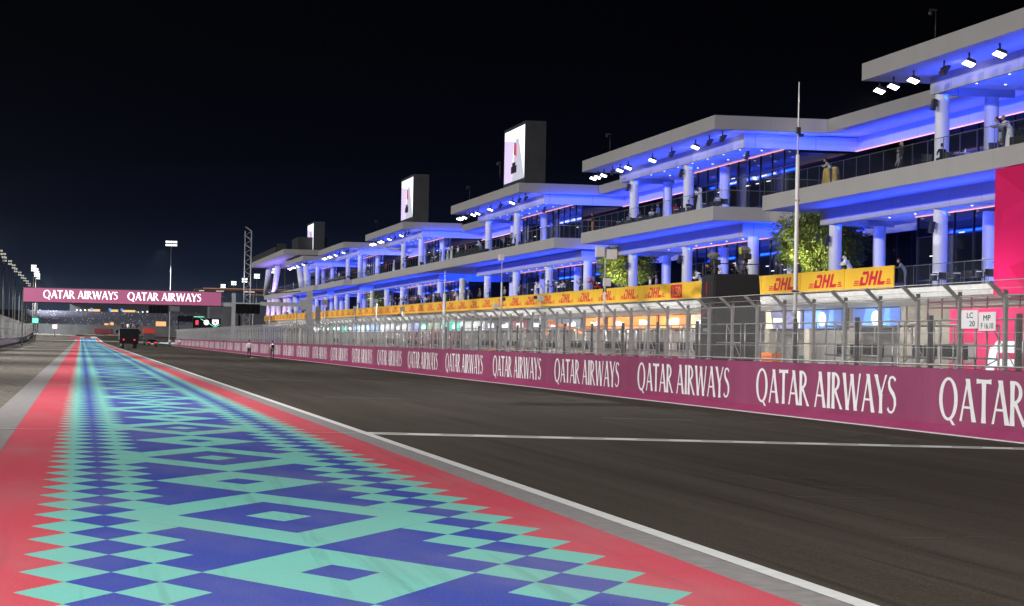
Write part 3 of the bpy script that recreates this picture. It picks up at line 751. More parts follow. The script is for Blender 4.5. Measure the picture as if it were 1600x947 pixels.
# gantry with a lit banner on both sides
g = empty('gantry', (23.5, 363, -.2), label='overhead track gantry carrying a long pink banner with white lettering', cat='gantry')
GO = (-23.5, -363, .2)
q = MB(); q.box(-8.9, 21.4, 363, 363.5, 6.95, 9.05); q.build('banner', mat('lit_pink_banner', (.40, .095, .20), .5, emit=.42), g, GO)
tm2 = text_mesh('lettering', AIR, AIRW, 11.4, 1.22, white_e, lambda u, v, l: (u, -.01 - l, v))
link('lettering', tm2, g, (-5.95 - 23.5, 0, 7.55 + .2)); link('lettering', tm2, g, (6.9 - 23.5, 0, 7.52 + .2))
q = MB(); q.box(-9.1, 21.8, 363.52, 364.4, 6.8, 7.0); q.box(-9.1, 21.8, 363.52, 364.4, 9.05, 9.2)
x = -8.9
while x < 21: q.tube((x, 363.9, 7.0), (x + 1, 363.9, 9.1), .05, n=5); q.tube((x + 1, 363.9, 9.1), (x + 2, 363.9, 7.0), .05, n=5); x += 2
q.build('truss', M_DSTEEL, g, GO)
q = MB(); q.box(23.1, 23.7, 363.4, 364.4, -.3, 9.0); q.build('leg', M_STEEL, g, GO)
q = MB(); q.box(-9.08, -8.9, 363.6, 363.8, -.1, 8.9); q.build('leg', M_DSTEEL, g, GO)
q = MB(); q.box(21.4, 23.4, 363.6, 364.2, 6.9, 7.5); q.build('crossbeam', M_STEEL, g, GO)
def light_cluster(name, x, y, z, n, label, w=.46, group=None):
    s = empty(name, (x, y, z), label=label, cat='signal lights', group=group)
    for k in range(n):
        q = MB(); q.box(k * w, k * w + w * .97, 0, .18, -w * 2, 0); q.build('black_panel', M_BLACK, s)
        q = MB()
        for r in range(4): q.tube((k * w + w * .43, -.16, -w * (.25 + .5 * r)), (k * w + w * .43, .0, -w * (.25 + .5 * r)), w * .15, n=8)
        q.build('lamp_hood', M_BLACK, s)
    return s
light_cluster('start_lights', 10.2, 362.6, 6.78, 5, 'five column cluster of unlit start lights hanging under the gantry banner', .60)
q = MB(); q.box(13.4, 15.0, 363, 363.4, 5.9, 6.75); tag(q.build('equipment_box', mat('slate_grey', (.12, .13, .15)), None), 'small grey box hanging under the gantry beside the start lights', 'box')
# start light pole with an arm over the track
g = empty('signal_post', (23.3, 240, -.2), label='grey post with a long arm reaching out over the pit wall towards the track', cat='post')
q = MB(); q.box(23.0, 23.6, 239.7, 240.3, -.2, 7.0); q.build('post', M_STEEL, g, (-23.3, -240, .2))
q = MB(); q.box(18.2, 23.0, 239.8, 240.2, 5.35, 5.75); q.box(22.3, 23.0, 239.75, 240.25, 5.05, 6.1); q.box(15.6, 18.2, 239.9, 240.1, 5.5, 5.62); q.build('arm', M_STEEL, g, (-23.3, -240, .2))
q = MB(); q.prism([(19.6, 6.7), (22.4, 7.0), (22.4, 6.92), (19.6, 6.62)], 'y', 239.9, 240.1); q.build('camera_arm', M_DSTEEL, g, (-23.3, -240, .2))
q = MB(); q.box(24.0, 24.5, 240, 240.5, 3.6, 5.4); tag(q.build('equipment_cabinet', M_GREYCONC, None), 'tall grey cabinet right of the post that carries the track side lights', 'cabinet')
light_cluster('start_lights', 15.65, 239.6, 5.48, 5, 'black start light cluster at the tip of the grey arm before the lattice mast', .50)
# lattice mast
g = empty('lattice_mast', (26.5, 365, -.2), label='slender white lattice mast rising behind the start lights', cat='mast')
q = MB()
for sx_ in (0, 1):
    for sy_ in (0, 1): q.tube((25.1 + sx_, 365 + sy_, -.2), (25.1 + sx_, 365 + sy_, 18.9), .055, n=6)
q.build('chord', M_STEEL, g, (-26.5, -365, .2))
for yy in (365, 366):
    q = MB(); z = 0
    while z < 18.4: q.tube((25.1, yy, z), (26.1, yy, z + .7), .03, n=4); q.tube((26.1, yy, z + .7), (25.1, yy, z + 1.4), .03, n=4); z += 1.4
    q.build('bracing', M_STEEL, g, (-26.5, -365, .2))
# timing board beyond the wall
g = empty('timing_board', (29.6, 560, -.2), label='dark electronic board with white circle and shield emblems beyond the gantry', cat='board')
TO = (-29.6, -560, .2)
q = MB(); q.box(26.4, 33.0, 560, 560.4, 4.3, 6.6); q.build('panel', M_BLACK, g, TO)
q = MB(); q.box(22.8, 23.1, 560.2, 560.5, -.2, 6.6); q.box(26.5, 26.8, 560.4, 560.7, -.2, 4.3); q.box(32.4, 32.7, 560.4, 560.7, -.2, 4.3); q.build('post', M_DSTEEL, g, TO)
q = MB(); q.prism([(29.6 + .62 * math.cos(R(t * 20)), 5.6 + .62 * math.sin(R(t * 20))) for t in range(18)], 'y', 559.95, 559.99)
q.prism([(31.0, 6.3), (32.5, 6.3), (32.5, 5.4), (31.75, 4.9), (31.0, 5.4)], 'y', 559.95, 559.99); q.build('white_emblem', white_e, g, TO)
q = MB()
for a, c in (((28.2, 6.4), (30.2, 5.3)), ((30.2, 5.3), (31.7, 4.5)), ((31.7, 4.5), (32.8, 5.1)), ((26.6, 6.85), (29, 6.85))): q.quad((a[0], 559.97, a[1]), (c[0], 559.97, c[1]), (c[0], 559.97, c[1] + .14), (a[0], 559.97, a[1] + .14))
q.build('green_line', mat('lit_green', (.15, .9, .5), .4, emit=1.2), g, TO)
q = MB(); q.box(27.0, 27.7, 559.93, 559.99, 5.0, 6.1); q.build('red_emblem', mat('lit_red', (.9, .05, .12), .4, emit=.9), g, TO); q = MB(); q.box(31.45, 32.05, 559.90, 559.94, 5.3, 5.9); q.build('red_emblem', mat('lit_red', (.9, .05, .12)), g, TO)
light_cluster('start_lights', 22.7, 559.4, 7.1, 5, 'unlit five column light cluster left of the dark electronic board', .72)
# tall thin mast and camera poles behind the wall
def pole(x, y, z0, z1, r, name, label, heads=(), cat='pole'):
    g = empty(name, (x, y, z0), label=label, cat=cat)
    q = MB(); q.tube((0, 0, 0), (0, 0, (z1 - z0) * .78), r, r * .9, n=8); q.tube((0, 0, (z1 - z0) * .78), (0, 0, z1 - z0), r * .45, r * .2, n=6); q.build('shaft', M_WHITEMET, g)
    for k, (nm, dx, zz, w, h, m) in enumerate(heads):
        q = MB(); q.box(dx - w / 2, dx + w / 2, -w / 3, w / 3, zz - z0 - h / 2, zz - z0 + h / 2); q.tube((0, 0, zz - z0), (dx, 0, zz - z0), .025, n=5)
        bevel(q.build(nm, m, g), .02, 1)
    return g
pole(23.0, 72.6, -.2, 10.7, .075, 'antenna_mast', 'tall thin white mast rising in front of the leafy tree and balcony', [('clamp', .0, 9.1, .16, .22, M_DSTEEL), ('clamp', .08, 8.95, .2, .1, M_DSTEEL), ('clamp', 0, 6.8, .18, .08, M_STEEL), ('clamp', 0, 3.8, .22, .1, M_DSTEEL)], 'mast')
pole(23.0, 100.7, -.2, 6.3, .06, 'camera_pole', 'slim pole with two white boxes in front of the red shirted spectators', [('white_box', -.25, 6.1, .40, .45, M_WHITEMET), ('white_box', .28, 6.0, .46, .46, M_WHITEMET), ('white_box', .10, 4.75, .34, .36, M_WHITEMET), ('camera', 0, 4.4, .14, .2, M_DSTEEL)])
pole(23.0, 126.5, -.2, 6.9, .055, 'camera_pole', 'slim grey pole with one white box halfway along the yellow banners', [('white_box', -.05, 6.7, .30, .34, M_WHITEMET), ('white_box', -.3, 4.0, .25, .3, M_WHITEMET), ('camera', .15, 4.4, .15, .2, M_DSTEEL)])
pole(23.4, 149.6, -.2, 6.6, .12, 'camera_pole', 'thicker plain grey pole standing before the crowded lower balcony', [])
pole(23.0, 115.4, -.2, 4.3, .05, 'camera_pole', 'short pole holding a white camera above the fence top', [('camera', 0, 4.25, .34, .28, M_WHITEMET), ('lens', -.25, 4.3, .2, .16, M_DSTEEL)])
pole(24, 231, -.2, 5.9, .07, 'camera_pole', 'pole with a square pale board just right of the grey signal post', [('board', 0, 5.7, .6, .5, M_GREYCONC)])
for x, y, h in ((24, 300, 6.3), (24, 205, 5.0), (24, 262, 5.2), (24, 330, 5.6), (24, 190, 5.4), (24.5, 178, 4.6)):
    q = MB(); q.tube((0, 0, 0), (0, 0, h + .2), .06, n=6); q.box(-.15, .15, -.1, .1, h - .1, h + .2)
    tag(q.build('slim_pole', M_STEEL, None, (x, y, -.2)), 'thin plain pole among those standing behind the far part of the fence', 'pole', 'thin poles behind the far fence')
# black camera tower
g = empty('camera_tower', (23.4, 80, -.2), label='black cloth wrapped camera tower with a red stripe standing behind the fence', cat='tower')
TO = (-23.4, -80, .2)
q = MB(); q.prism([(22.55, -.2), (24.35, -.2), (24.28, 2.0), (24.36, 3.4), (24.28, 4.62), (22.6, 4.60)], 'y', 81.0, 82.7); bevel(q.build('cloth_cover', M_BLACKCLOTH, g, TO), .03, 1)
q = MB(); q.quad((22.545, 82.7, .6), (22.545, 81.05, .6), (22.575, 81.05, 4.55), (22.575, 82.7, 4.55)); q.build('printed_side', mat('charcoal_print', (.03, .03, .032), .6, noise=.15, scale=2), g, TO)
q = MB(); q.box(22.52, 22.54, 81.80, 81.86, 3.85, 4.3); q.prism([(82.35, 3.12), (82.25, 3.28), (81.9, 3.28), (81.9, 3.22), (82.15, 3.12)], 'x', 22.52, 22.54); q.build('red_stripe', mat('red_print', (.6, .01, .02), .5), g, TO)
q = MB(); q.box(22.52, 22.54, 81.4, 81.7, 3.12, 3.28); q.box(22.52, 22.54, 81.4, 82.3, 2.98, 3.02); q.box(22.52, 22.54, 81.5, 82.2, 2.5, 2.62); q.build('white_print', mat('grey_print', (.35, .35, .36), .5), g, TO)
q = MB()
for x in (22.6, 24.25):
    for y in (81.05, 82.65): q.tube((x, y, 4.6), (x, y, 5.0), .025, n=5)
q.tube((22.6, 81.05, 4.98), (24.25, 81.05, 4.98), .02, n=5); q.build('guard_rail', M_DSTEEL, g, TO)
def mic(x, y, z, label, yel=False):
    g = empty('broadcast_camera', (x, y, z), label=label, cat='camera')
    q = MB(); q.box(-.11, .11, -.25, .25, .0, .24); q.box(-.14, .14, -.45, -.25, .02, .22); bevel(q.build('body', M_DSTEEL, g), .02, 1)
    q = MB(); random.seed(int(x * 9)); q.ell((0, 0, 0), .13, .34, .13, 12, 8)
    for k in range(260):
        a, p = random.uniform(0, 6.28), math.acos(random.uniform(-1, 1)); d = Vector((math.sin(p) * math.cos(a), math.sin(p) * math.sin(a), math.cos(p)))
        c = Vector((d.x * .13, d.y * .34, d.z * .13)); s_ = d.orthogonal() * .02; q.quad(c + s_, c - s_, c + d * .07 + Vector((0, 0, -.03)))
    f = q.build('fluffy_microphone', mat('grey_fur', (.20, .19, .17), .95), g, (-.05, -.15, .38)); f.rotation_euler = (.1, 0, 1.25); f.scale = (.62, .62, .8)
    q = MB(); q.tube((0, 0, 0), (0, 0, -.6), .03, n=6); [q.tube((0, 0, -.1), (math.cos(a) * .35, math.sin(a) * .35, -1.0), .02, n=5) for a in (0.3, 2.4, 4.5)]; q.build('tripod', M_DSTEEL, g)
    if yel: q = MB(); q.box(-.3, -.24, -.4, -.34, .2, .45); q.build('yellow_tag', mat('yellow_tag', (.7, .65, .02)), g)
mic(23.0, 82.6, 4.95, 'broadcast camera with grey fluffy microphone on the left side of the black tower')
mic(23.85, 81.5, 5.15, 'broadcast camera with fluffy microphone and yellow tag on the right side of the black tower', True)
# white number boards hung on the fence
for i, (y0, y1, rows, z0, lab) in enumerate(((55.96, 54.88, (('LC', .05, .27), ('20', .20, .06)), 2.52, 'white board reading LC 20 hung on the fence'), (54.80, 53.72, (('MP', .0, .26), ('F 16.10', .02, .06)), 2.46, 'white board reading MP F 16.10 hung on the fence'))):
    g = empty('number_board', (22.18, y1, z0), label=lab, cat='board')
    q = MB(); q.box(-.012, .012, 0, y0 - y1, 0, .47); bevel(q.build('board', M_LETTER, g), .004, 1)
    for k, (txt, du, zz) in enumerate(rows):
        me = font_mesh('marking', txt, .20, M_BLACK); sx_ = 1.9 if len(txt) < 4 else 1.35
        me.transform(Matrix(((0, 0, 1, -.018), (-sx_, 0, 0, (y0 - y1) / 2 - du), (0, 1, 0, zz), (0, 0, 0, 1)))); link('marking', me, g)
# ------------------------------------------------------------------ pit wall stands, ladders and equipment in the pit lane
def pit_stand(y, col, label, roof=True, L=5.2):
    g = empty('pit_stand', (24.6, y, -.2), label=label, cat='pit stand', group='team stands behind the fence')
    q = MB()
    for yy in (0, L * .33, L * .66, L):
        q.tube((0, yy, 0), (0, yy, 3.0), .035, n=6); q.tube((1.1, yy, 0), (1.1, yy, 2.9), .035, n=6)
    for z in (1.35, 1.95, 2.9): q.tube((0, 0, z), (0, L, z), .028, n=6); q.tube((1.1, 0, z), (1.1, L, z), .028, n=6)
    for yy in (0, L): q.tube((0, yy, 1.35), (1.1, yy, 1.95), .02, n=5); q.tube((0, yy, 2.9), (1.1, yy, 2.9), .028, n=6)
    q.build('frame', M_STEEL, g)
    q = MB(); q.box(.05, 1.05, .1, L - .1, 1.0, 1.12); q.build('platform', M_GREYCONC, g)
    q = MB()
    random.seed(int(y))
    for k in range(4): w = random.uniform(.5, .9); q.box(.2, .3, .3 + k * 1.2, .3 + k * 1.2 + w, 1.9, 2.35)
    q.build('monitors', M_BLACK, g)
    if col: q = MB(); q.box(.1, 1.0, .3, L * .6, 1.14, 1.7); bevel(q.build('cabinet', col, g), .05, 1)
RED, ORA, WHT, GRN = mat('red_equipment', (.42, .02, .04), .4), mat('orange_equipment', (.85, .20, .02), .4), mat('white_equipment', (.6, .6, .58), .4), mat('dark_green_equipment', (.03, .10, .08), .4)
st = [(62, None), (69, None), (90, WHT), (97, RED), (104, RED), (112, RED), (120, WHT), (130, RED), (139, ORA), (150, WHT), (160, RED), (172, RED), (184, GRN), (196, WHT), (210, WHT), (226, GRN)]
cn = {None: 'bare galvanised', WHT: 'white', RED: 'red', ORA: 'orange', GRN: 'dark green'}
for y, c in st:
    pit_stand(y, c, '%s pit stand frame with monitors seen through the fence' % cn[c])
def crate(x, y, w, l, h, m, label, name='tool_cabinet', grp='equipment in front of the garages'):
    g = empty(name, (x, y, -.2), label=label, cat='equipment', group=grp)
    q = MB(); q.box(0, w, 0, l, .14, h); bevel(q.build('body', m, g), .03, 1)
    q = MB()
    for a in (.1, w - .1):
        for c in (.15, l - .15): q.tube((a - .03, c, .08), (a + .03, c, .08), .08, n=10)
    q.build('castors', M_BLACK, g)
    q = MB()
    for k in range(1, int(h / .25)): q.box(-.012, -.002, .05, l - .05, k * .25 + .1, k * .25 + .125)
    q.build('drawer_lines', M_DSTEEL, g)
random.seed(11)
palette = [(RED, 'red'), (WHT, 'white'), (mat('charcoal_equipment', (.05, .05, .055), .5), 'charcoal'), (WHT, 'white'), (GRN, 'dark green'), (ORA, 'orange'), (mat('grey_equipment', (.25, .25, .25)), 'grey')]
for k in range(64):
    y = 131 + k * 4.3 + random.uniform(-1, 1); m, n = random.choice(palette)
    if 150 < y < 185: m, n = random.choice([palette[1], palette[5], palette[6]])
    if 225 < y < 262 or 186 < y < 215: m, n = random.choice([palette[0], palette[1], palette[2]])
    crate(random.uniform(44, 50), y, .7, random.uniform(.8, 2.2), random.uniform(.8, 1.9), m, '%s wheeled tool cabinet by the garages, seen through the fence' % n)
# big red shelving unit and an orange service crane seen through the fence
g = empty('rack', (38, 238, -.2), label='large dark red shelving rack in the pit lane behind the fence', cat='rack')
q = MB()
for z in (.3, 1.0, 1.7, 2.4, 3.1): q.box(0, 1.4, 0, 32, z, z + .22)
for y in range(0, 33, 4): q.box(0, 1.4, y - .08, y + .08, 0, 3.4)
q.box(1.4, 1.5, 0, 32, 0, 3.4); q.build('shelves', mat('dark_red_paint', (.26, .02, .03), .5), g)
g = empty('service_crane', (36, 164, -.2), label='orange folded service crane standing in the pit lane behind the fence', cat='crane')
q = MB(); q.box(-.3, .3, -1, 1, 0, .8); q.build('base', ORA, g)
q = MB(); q.tube((0, 0, .8), (0, 0, 3.0), .16, n=8); q.tube((0, 0, 3.0), (0, 13, 3.9), .14, n=8); q.tube((0, -7, 3.5), (0, 0, 3.3), .12, n=8); q.quad((.1, 13, 3.8), (.1, 17, 2.1), (.1, 15.2, 2.1), (.1, 12.2, 3.8)); q.build('arm', ORA, g)
g = empty('warning_lamp', (25.2, 83.5, 1.0), label='small glowing amber lamp low behind the fence', cat='lamp')
q = MB(); q.ell((0, 4.2, .62), .13, .16, .13); q.build('lens', mat('amber_lens', (1, .5, .06), .4, emit=4), g); q = MB(); q.tube((0, 4.2, -1.2), (0, 4.2, .5), .04, n=6); q.build('stem', M_DSTEEL, g)

# ================================================================== LEFT SIDE
LB_ = [(-10.6, 180), (-11.5, 341), (-12.6, 460), (-14.6, 640), (-17.0, 830), (-20.0, 1010)]
g = empty('left_barrier', (-11.5, 341, 0), label='low white panelled barrier along the gravel on the left', cat='barrier')
q, q2, q3 = MB(), MB(), MB()
for (xa, ya), (xb, yb) in zip(LB_, LB_[1:]):
    n = int((yb - ya) / 4)
    for i in range(n):
        f0, f1 = i / n, (i + .93) / n; p = (xa + (xb - xa) * f0, ya + (yb - ya) * f0); r = (xa + (xb - xa) * f1, ya + (yb - ya) * f1); rz_ = rise(p[1])
        if i % 1 == 0: q.quad((p[0] + .02, p[1], .22 + rz_), (r[0] + .02, r[1], .22 + rz_), (r[0] + .02, r[1], 1.06 + rz_), (p[0] + .02, p[1], 1.06 + rz_))
    za, zb = rise(ya), rise(yb)
    q2.quad((xa, ya, za - .1), (xb, yb, zb - .1), (xb, yb, zb + 1.12), (xa, ya, za + 1.12)); q2.quad((xa - .5, ya, za + 1.12), (xa, ya, za + 1.12), (xb, yb, zb + 1.12), (xb - .5, yb, zb + 1.12))
q2.build('wall', mat('dim_maroon', (.13, .04, .07)), g, (11.5, -341, 0)); q.build('white_panel', mat('pale_panel', (.66, .62, .66), .6, noise=.1, scale=.5), g, (11.5, -341, 0))
g = empty('left_fence', (-12.1, 341, 0), label='tall grey debris fence behind the low barrier on the left', cat='fence')
q = MB(); r = MB(); npst = 0
for (xa, ya), (xb, yb) in zip(LB_, LB_[1:]):
    za, zb = rise(ya), rise(yb)
    q.quad((xa - .6, ya, za + 1), (xb - .6, yb, zb + 1), (xb - .6, yb, zb + 4.1), (xa - .6, ya, za + 4.1)); q.quad((xa - .6, ya, za + 4.1), (xb - .6, yb, zb + 4.1), (xb - .1, yb, zb + 4.7), (xa - .1, ya, za + 4.7))
    for z in (1.9, 2.8, 4.1): r.tube((xa - .6, ya, za + z), (xb - .6, yb, zb + z), .03, n=5)
q.build('wire_mesh', wire_mesh('fine_net', .16, .30, (.30, .29, .27)), g, (12.1, -341, 0)); r.build('cable', M_STEEL, g, (12.1, -341, 0))
q = MB(); q.box(-.06, .06, -.06, .06, 0, 4.1); q.prism([(-.06, 4.0), (.06, 4.0), (.52, 4.65), (.44, 4.72)], 'y', -.05, .05); pm2 = q.mesh('post', M_STEEL)
for k in range(90):
    y = 200 + k * 8.5
    for (xa, ya), (xb, yb) in zip(LB_, LB_[1:]):
        if ya <= y < yb: link('post', pm2, g, (xa + (xb - xa) * (y - ya) / (yb - ya) - .6 + 12.1, y - 341, rise(y)))
# the wall across the end of the straight
q = MB(); q.box(-20, 60, 1100, 1101, 2, 7.0); tag(q.build('end_wall', mat('grey_wall', (.20, .20, .20), .8, noise=.2, scale=.3)), 'pale grey wall across the far end of the straight', 'wall')
q = MB(); q.box(6, 14, 1099, 1099.8, 3.1, 5.2); tag(q.build('hoarding', mat('dark_red_board', (.3, .03, .05))), 'dark red board low against the far end wall', 'board')
g = empty('marshal_light', (-12.3, 636, 0), label='bright green marshal light panel above the left fence', cat='light')
q = MB(); q.box(-1.0, 1.0, 0, .3, 4.8, 6.5); q.build('housing', mat('dark_green_housing', (.01, .10, .05)), g)
q = MB(); q.box(-.72, .72, -.03, -.001, 5.05, 6.25); q.build('panel', mat('green_panel', (.10, 1, .50), .4, emit=2.2), g); q = MB(); q.tube((0, .15, 0), (0, .15, 4.8), .08, n=6); q.build('post', M_DSTEEL, g)
lamp('marshal_light_glow', (-12.3, 635.8, 5.6), (-12.3, 600, 5.0), 1.2, 260, (.1, 1, .5))
g = empty('marshal_light', (-9.6, 860, 1.2), label='small pinkish white light at the far end of the left fence', cat='light')
q = MB(); q.box(-.8, .8, 0, .2, 3.0, 4.4); q.build('panel', mat('pink_white_panel', (1, .62, .62), .4, emit=2.2), g); q = MB(); q.tube((0, .1, 0), (0, .1, 3.0), .08, n=6); q.build('post', M_DSTEEL, g)
# floodlight poles
def flood_pole(x, y, h, name, label, group, rows=2, cols=3, facing=1, w=.6, e=None, r=.28):
    g = empty(name, (x, y, rise(y)), label=label, cat='floodlight', group=group)
    q = MB(); q.tube((0, 0, 0), (0, 0, h - .6), r, r * .55, n=8); q.build('mast', M_STEEL, g)
    q = MB()
    for k in range(rows): q.box(-cols * w / 2, cols * w / 2, -.1, .1, h - k * w * 1.35 - .06, h - k * w * 1.35 + .02)
    q.box(-.1, .1, -.1, .1, h - rows * w * 1.35, h); q.build('crossarm', M_STEEL, g)
    for k in range(rows):
        q = MB()
        for j in range(cols):
            x0 = -cols * w / 2 + j * w + .06; z = h - k * w * 1.35
            q.box(x0, x0 + w - .12, -.35, .05, z - w, z - .1, 0); q.quad((x0 + .03, -.353, z - w + .04), (x0 + w - .15, -.353, z - w + .04), (x0 + w - .15, -.353, z - .14), (x0 + .03, -.353, z - .14), m=1)
        q.build('lamp_bank', [M_DSTEEL, e or M_FLOOD], g)
    return g
M_FLOOD = mat('distant_floodlight_lens', (1, 1, .95), .4, emit=2.2); M_FLOODDIM = mat('dim_floodlight_lens', (1, 1, .82), .4, emit=.5); M_FLOODHOT = mat('hot_floodlight_lens', (1, 1, .97), .4, emit=3)
for x, y in ((-25.5, 739), (-25.4, 768), (-26.3, 806), (-25.6, 842), (-25.7, 890), (-26.3, 940), (-26.1, 993), (-26.3, 1046), (-26.4, 1096), (-26.5, 1150), (-26.8, 1210)):
    flood_pole(x, y, 28 - rise(y) + .3, 'floodlight_pole', 'tall grey floodlight pole in the receding row behind the left fence', 'floodlight poles along the left fence', 2, 2, w=.75, e=M_FLOODDIM if y > 700 else M_FLOOD, r=.22)
for x, y in ((-20.5, 1000), (-20.6, 1050), (-21.0, 1095), (-21.4, 1140)):
    flood_pole(x, y, 31.5 - rise(y), 'floodlight_pole', 'brightly lit floodlight pole in the short row of four at the left', 'bright floodlight poles', 3, 3, w=.75, e=M_FLOODHOT, r=.26)
    lamp('floodlight_glow', (x + 5, y - 6, 28.5), (x + 8, y - 12, 0), 1.2, 11000, (.80, .90, 1), spread=100)
flood_pole(26.0, 700, 30.5, 'floodlight_mast', 'tall floodlight mast with two rows of lamps above the pink gantry', None, 2, 5, w=.70, e=M_FLOODHOT, r=.16)
lamp('floodlight_glow', (23, 692, 28.6), (22, 690, 0), 1.2, 24000, (.80, .90, 1), spread=125)
for x, y in ((68, 1140), (69, 1075), (70, 1017), (70, 945), (69.5, 866), (69, 800)):
    flood_pole(x, y, 28 - rise(y) + .5, 'floodlight_pole', 'floodlight pole in the receding row left of the pit building', 'floodlight poles beyond the pit building', 2, 3, w=.8, e=M_FLOODHOT, r=.2)
    lamp('floodlight_glow', (x - 6, y - 5, 27), (x - 10, y - 5, 0), 1.2, 7000, (.80, .90, 1), spread=100)
# ------------------------------------------------------------------ far grandstand and buildings
M_FARB = mat('far_slate_cladding', (.10, .105, .15), .8, noise=.25, scale=.06)
g = empty('grandstand', (20, 1150, 3), label='wide dim grandstand across the far end of the straight with lit boxes under its roof', cat='grandstand')
SO = (-20, -1150, -3)
q = MB(); q.prism([(1150, 3), (1150, 6), (1172, 14), (1180, 14), (1180, 3)], 'x', -60, 96)
for k in range(10): q.box(-60, 96, 1150 + k * 2.2, 1150.4 + k * 2.2, 6 + k * .8, 6.8 + k * .8)
q.build('terraces', M_FARB, g, SO)
q = MB(); q.box(-6, 70, 1178, 1200, 12, 18.5); q.build('back_wall', mat('far_dark_wall', (.07, .075, .09), .8), g, SO)
q = MB(); q.box(-8, 72, 1168, 1202, 18.5, 19.3); q.build('roof', M_DSTEEL, g, SO)
M_WARM = mat('lit_box_window', (1, .62, .25), .5, emit=.85)
for x0, x1, z0, z1 in ((3.0, 9.0, 12.8, 15.2), (14, 18, 12.9, 15.2), (20, 26.5, 12.9, 15.1)):
    q = MB(); q.box(x0, x1, 1177.7, 1177.95, z0, z1); q.build('lit_window', M_WARM, g, SO)
q = MB()
for x0, x1, z0, z1 in ((36, 41, 4.8, 9.5), (11, 13, 6.5, 8), (14, 15.5, 6.8, 8.6), (2, 6, 6.3, 6.7), (8, 11, 6.3, 6.7), (19, 24, 6.3, 6.6), (68, 70, 6, 10)): q.box(x0, x1, 1149.5, 1149.8, z0, z1)
q.build('lit_kiosk', mat('warm_kiosk_light', (1, .50, .20), .5, emit=.75), g, SO)
q = MB(); random.seed(5)
for k in range(420):
    t = random.random(); x = random.uniform(-30, 92); y = 1150 + t * 21; z = 6.4 + t * 8 + random.uniform(0, .5); s_ = random.uniform(.12, .3)
    q.box(x, x + s_, y - .6, y - .5, z, z + s_)
q.build('spectator_phones', mat('far_glint', (.8, .82, .9), .5, emit=.22), g, SO)['kind'] = 'stuff'
q = MB()
for x in (-2.5, -.6, 1.6, 28, 30.2, 32.5, 34): q.ell((x, 1177, 14 + (x % 1)), .38, .38, .38)
q.build('spot_lamp', M_FLOOD, g, SO)
q = MB()
for x in (4.8, 13.9, 19.8): q.ell((x, 1176.5, 15.2), .7, .5, .6)
q.build('blue_lamp', mat('blue_glow_lamp', (.05, .25, 1), .4, emit=1.5), g, SO)
g = empty('covered_stand', (60, 930, 2), label='far covered stand with a thin lit roof edge left of the pit building', cat='grandstand')
q = MB(); q.box(43, 96, 900, 915, 20.2, 20.9); q.build('roof', mat('far_roof', (.14, .09, .08), .7), g, (-60, -930, -2))
q = MB()
for x0, x1 in ((44.5, 46.5), (51, 54), (62, 66), (70, 73), (76, 79), (84, 86)): q.box(x0, x1, 899.6, 899.8, 19.9, 20.25)
q.build('roof_lights', M_FLOODDIM, g, (-60, -930, -2))
q = MB(); q.box(46, 96, 899.7, 899.9, 21.0, 21.3); q.box(62, 96, 899.7, 899.9, 18.9, 19.1); q.build('roof_edge_light', mat('faint_orange_edge', (.9, .35, .22), .5, emit=.16), g, (-60, -930, -2))
q = MB(); q.box(56, 96, 905, 930, 2, 16); q.build('wall', M_FARB, g, (-60, -930, -2))
q = MB()
for x in (58, 66, 74, 84, 94): q.tube((x, 905, 2), (x, 905, 20.2), .4, n=8)
q.tube((58, 905, 17), (48, 905, 20), .3, n=6); q.build('roof_strut', mat('far_grey_paint', (.25, .25, .27), .7), g, (-60, -930, -2))
for x, w, z, c, n in ((50, 14, 9, (.14, .13, .16), 'low grey pit complex block standing beyond the gantry leg'), (66, 9, 12, (.12, .12, .15), 'taller dim block left of the lattice mast'), (40, 9, 12.5, (.16, .165, .18), 'pale grey block just right of the gantry banner')):
    q = MB(); q.box(x, x + w, 740, 752, .5, z); q.box(x - .2, x + w + .2, 739.8, 752.2, z, z + .4)
    g = tag(q.build('distant_block', mat('distant_block_%d' % x, c, .8, noise=.25, scale=.3)), n, 'building')
q = MB(); q.box(54, 80, 690, 700, .2, 5.6); o = tag(q.build('hospitality_tent', mat('purple_lit_panel', (.10, .08, .30), .6, emit=.25)), 'low purple lit hospitality block beside the lattice mast', 'building')
q = MB(); q.box(54, 80, 689.6, 689.9, 5.7, 6.0); tag(q.build('red_light_strip', mat('red_strip', (1, .06, .12), .4, emit=1.3)), 'thin red light strip along the top of the low purple block', 'light strip')
g = empty('arch_sign', (70, 700, 12), label='lit cream arch shaped sign on a rooftop beside the lattice mast', cat='sign')
q = MB()
for i in range(12):
    a, c = R(15 + i * 15), R(15 + (i + 1) * 15 if i < 11 else 180)
    q.prism([(3.4 * math.cos(a), 3.2 * math.sin(a)), (3.4 * math.cos(c), 3.2 * math.sin(c)), (2.2 * math.cos(c), 2.0 * math.sin(c)), (2.2 * math.cos(a), 2.0 * math.sin(a))], 'y', 0, .4)
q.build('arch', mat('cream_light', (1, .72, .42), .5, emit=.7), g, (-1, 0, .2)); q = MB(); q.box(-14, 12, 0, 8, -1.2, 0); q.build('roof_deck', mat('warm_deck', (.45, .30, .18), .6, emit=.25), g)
q = MB(); q.box(-14, 12, .5, 8, -11.5, -1.2); q.build('block', M_FARB, g)
